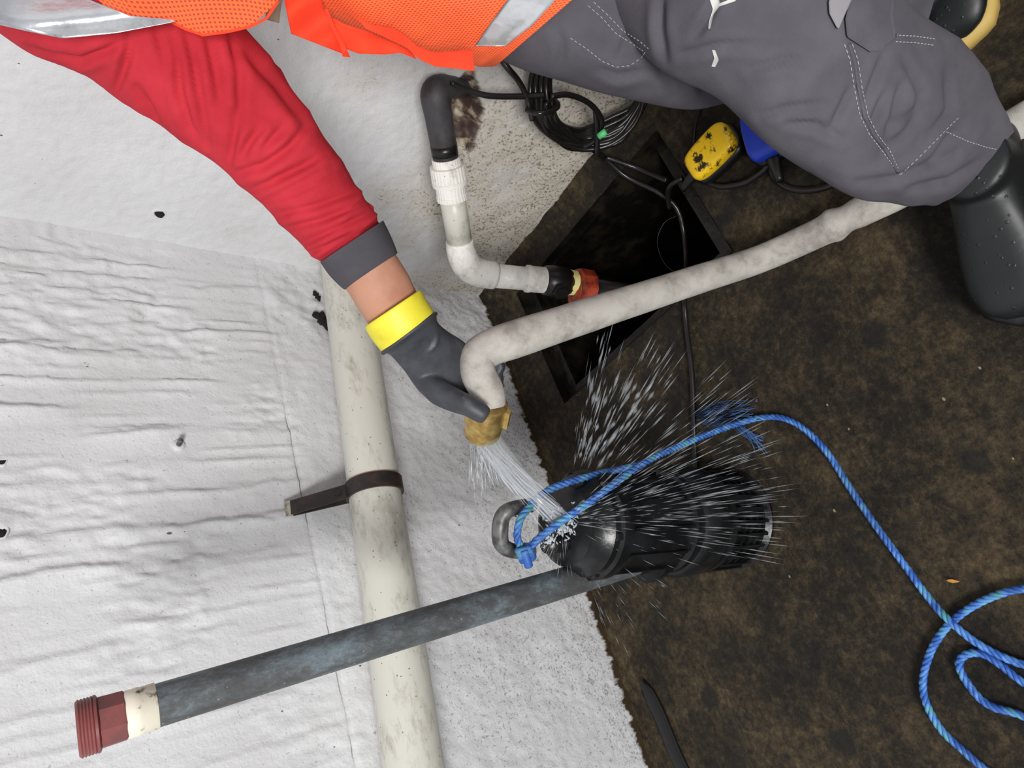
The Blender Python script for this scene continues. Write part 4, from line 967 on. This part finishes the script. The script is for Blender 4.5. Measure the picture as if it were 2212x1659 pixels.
# boots
def boot(heel, toe, shaft_top, name_label, width=0.053, h=0.30):
    heel = np.array(heel, float); toe = np.array(toe, float); f = toe-heel; Lf = np.linalg.norm(f); f /= Lf; s = np.cross((0, 0, 1.0), f); z = np.array([0, 0, 1.0])
    up_ = MB(); so = MB()
    prof = [(0.0, .55, .075), (.06, .80, .095), (.18, .88, .115), (.32, .86, .125), (.46, .88, .118), (.60, .97, .098), (.74, 1.0, .082), (.86, .93, .070), (.95, .70, .056), (1.0, .30, .036)]
    vs = []; fs = []; n = 20; U_ = catmull([np.array(p_) for p_ in prof], 36)
    for (q, w_, hh) in U_:
        c = heel+f*Lf*q
        for j in range(n):
            a = 2*PI*j/n; ca, sa = math.cos(a), math.sin(a)
            vs.append(c+s*width*w_*math.copysign(abs(ca)**.8, ca)+z*(0.028 + (hh-0.028)*(0.5+0.5*math.copysign(abs(sa)**.75, sa))))
    for i in range(35):
        for j in range(n): fs.append((i*n+j, i*n+(j+1) % n, i*n+n+(j+1) % n, i*n+n+j))
    fs.append(tuple(range(n))); fs.append(tuple(35*n+j for j in range(n))[::-1]); up_.add(vs, fs)
    ank = heel+f*Lf*.26+z*0.085; st = np.array(shaft_top, float)
    tube(up_, spath([ank-z*.02, ank+z*.05+(st-ank)*.1, ank+(st-ank)*.55, st], 20), [.054, .052, .049, .046], 24)
    o = obj('boot', up_, 'boot', PERSON)
    rm = o.modifiers.new('remesh', 'REMESH'); rm.mode = 'VOXEL'; rm.voxel_size = 0.005; rm.use_smooth_shade = True
    sm = o.modifiers.new('smooth', 'SMOOTH'); sm.iterations = 6
    vs = []; fs = []; n = 48
    for (hz_, k) in ((0.0, 1.0), (0.004, 1.05), (0.028, 1.05), (0.034, .95)):
        for j in range(n):
            a = 2*PI*j/n; q = 0.5-0.5*math.cos(a); w_ = np.interp(q, [p_[0] for p_ in prof], [p_[1] for p_ in prof])*math.copysign(1, math.sin(a))*min(1, abs(math.sin(a))*2.2)
            vs.append(heel+f*Lf*(0.5+(q-0.5)*k*1.02)+s*width*w_*k+z*hz_)
    for i in range(3):
        for j in range(n): fs.append((i*n+j, i*n+(j+1) % n, i*n+n+(j+1) % n, i*n+n+j))
    fs.append(tuple(range(n))); fs.append(tuple(3*n+j for j in range(n)))
    obj('sole', so.add(vs, fs), name_label, o)
toe1 = on_z(2212, 692, 0.0); toe1[2] = 0
dirf = np.array([-0.90, 0.42, 0]); heel1 = toe1-dirf/np.linalg.norm(dirf)*0.30
boot(heel1, toe1, px(2085, 355, 1.035), 'blackplastic', 0.056)
toe2 = on_z(2092, 100, 0.0); heel2 = toe2-np.array([-0.85, 0.35, 0])/0.92*0.29
boot(heel2, toe2, px(1930, 20, 1.12), 'sole', 0.054)

# ------------------------------------------------------------------ water
rr = random.Random(5); nr = np.random.RandomState(5)
imp = px(1212, 1128, 1.10); noz = cp1
t = thing('water_jet', imp, 'clear water jet pouring from the brass coupling onto the black pump', 'water')
mb = MB()
for k in range(120):
    a = rr.uniform(0, 2*PI); q = math.sqrt(rr.random())*0.021
    _, u_, v_ = axes(ca); s0_ = noz+u_*q*math.cos(a)+v_*q*math.sin(a)
    e_ = imp+np.array([rr.gauss(0, .012), rr.gauss(0, .012), rr.gauss(0, .010)])
    f0 = rr.uniform(0, .75); f1 = min(1.0, f0+rr.uniform(.2, .6))
    pa = [s0_+(e_-s0_)*x+np.array([0, 0, 0.012])*math.sin(PI*x) for x in np.linspace(f0, f1, 8)]
    tube(mb, pa, [0.0003, rr.uniform(.0008, .002), 0.0004], 5)
obj('jet_stream', mb, 'jet', t, kind='stuff')
mb = MB(); tube(mb, [noz+ca*0.02, noz+(imp-noz)*.3+np.array([0, 0, .005]), noz+(imp-noz)*.65+np.array([0, 0, .004]), imp], [.024, .021, .015, .012], 20)
obj('jet_core', mb, 'jetsheet', t)
# thin curtain falling beside the jet
mb = MB()
for k in range(150):
    x0_ = rr.uniform(1010, 1060); xe = rr.uniform(1010, 1180)
    p0_ = px(x0_, rr.uniform(935, 945), 1.15); p1_ = px(xe, rr.uniform(1040, 1130), rr.uniform(1.14, 1.24)); f0 = rr.uniform(0, .8); f1 = min(1, f0+rr.uniform(.08, .35))
    tube(mb, [p0_+(p1_-p0_)*x for x in (f0, (f0+f1)/2, f1)], [0.0002, rr.uniform(.0004, .0014), 0.0002], 4)
obj('falling_curtain', mb, 'jet', t, kind='stuff')
# spray thrown off the pump: elongated drops flying away from the impact
def drop(mb, c, d, L_, r_):
    d, u_, v_ = axes(d)
    vs = [c-d*L_/2]+[c+d*L_*0.05+r_*(u_*math.cos(a)+v_*math.sin(a)) for a in (0, PI/2, PI, 3*PI/2)]+[c+d*L_/2]
    mb.add(vs, [(0, 2, 1), (0, 3, 2), (0, 4, 3), (0, 1, 4), (5, 1, 2), (5, 2, 3), (5, 3, 4), (5, 4, 1)])
mb = MB()
def burst(n, lo, hi, rlo, rhi, dlo, dhi, rad, sp=.1):
    for k in range(n):
        an = math.radians(rr.uniform(lo, hi)); R_ = rlo+(rhi-rlo)*rr.random()**1.2
        x, y = 1215+R_*math.cos(an), 1125+R_*math.sin(an)
        fl_ = on_z(x, y, 0.015); dmax = (RW.T@(fl_-CAM))[2]; dep = min(rr.uniform(dlo, dhi), dmax)
        c = px(x, y, dep); c2_ = px(x+8*math.cos(an), y+8*math.sin(an), dep+rr.uniform(-.004, .004))
        drop(mb, c, c2_-c, rr.uniform(.010, .045)*(0.6+R_/350), rr.uniform(.0004, rad))
burst(150, -82, -46, 130, 430, 1.10, 1.45, .0022)
burst(520, -45, 12, 40, 480, 1.05, 1.22, .0012)
burst(150, 8, 80, 60, 330, 1.12, 1.5, .0010)
burst(60, 80, 150, 40, 110, 1.08, 1.14, .0008)
burst(75, -80, -54, 140, 340, 1.15, 1.40, .0050)
tag(obj('water_spray', mb, 'drops', smooth=True), 'spray of flying drops thrown off the wet black pump', 'water', kind='stuff')
mb = MB()
for k in range(130):
    c = px(1216+rr.gauss(0, 16), 1132+rr.gauss(0, 14), 1.10+rr.uniform(-.01, .015)); d = nr.randn(3)
    drop(mb, c, d, rr.uniform(.004, .014), rr.uniform(.001, .0028))
for k in range(50):
    c = px(1182+rr.gauss(0, 9), 1168+rr.gauss(0, 6), 1.10+rr.uniform(-.01, .01)); drop(mb, c, nr.randn(3), rr.uniform(.004, .01), rr.uniform(.001, .003))
obj('impact_foam', mb, 'foam', t, kind='stuff')
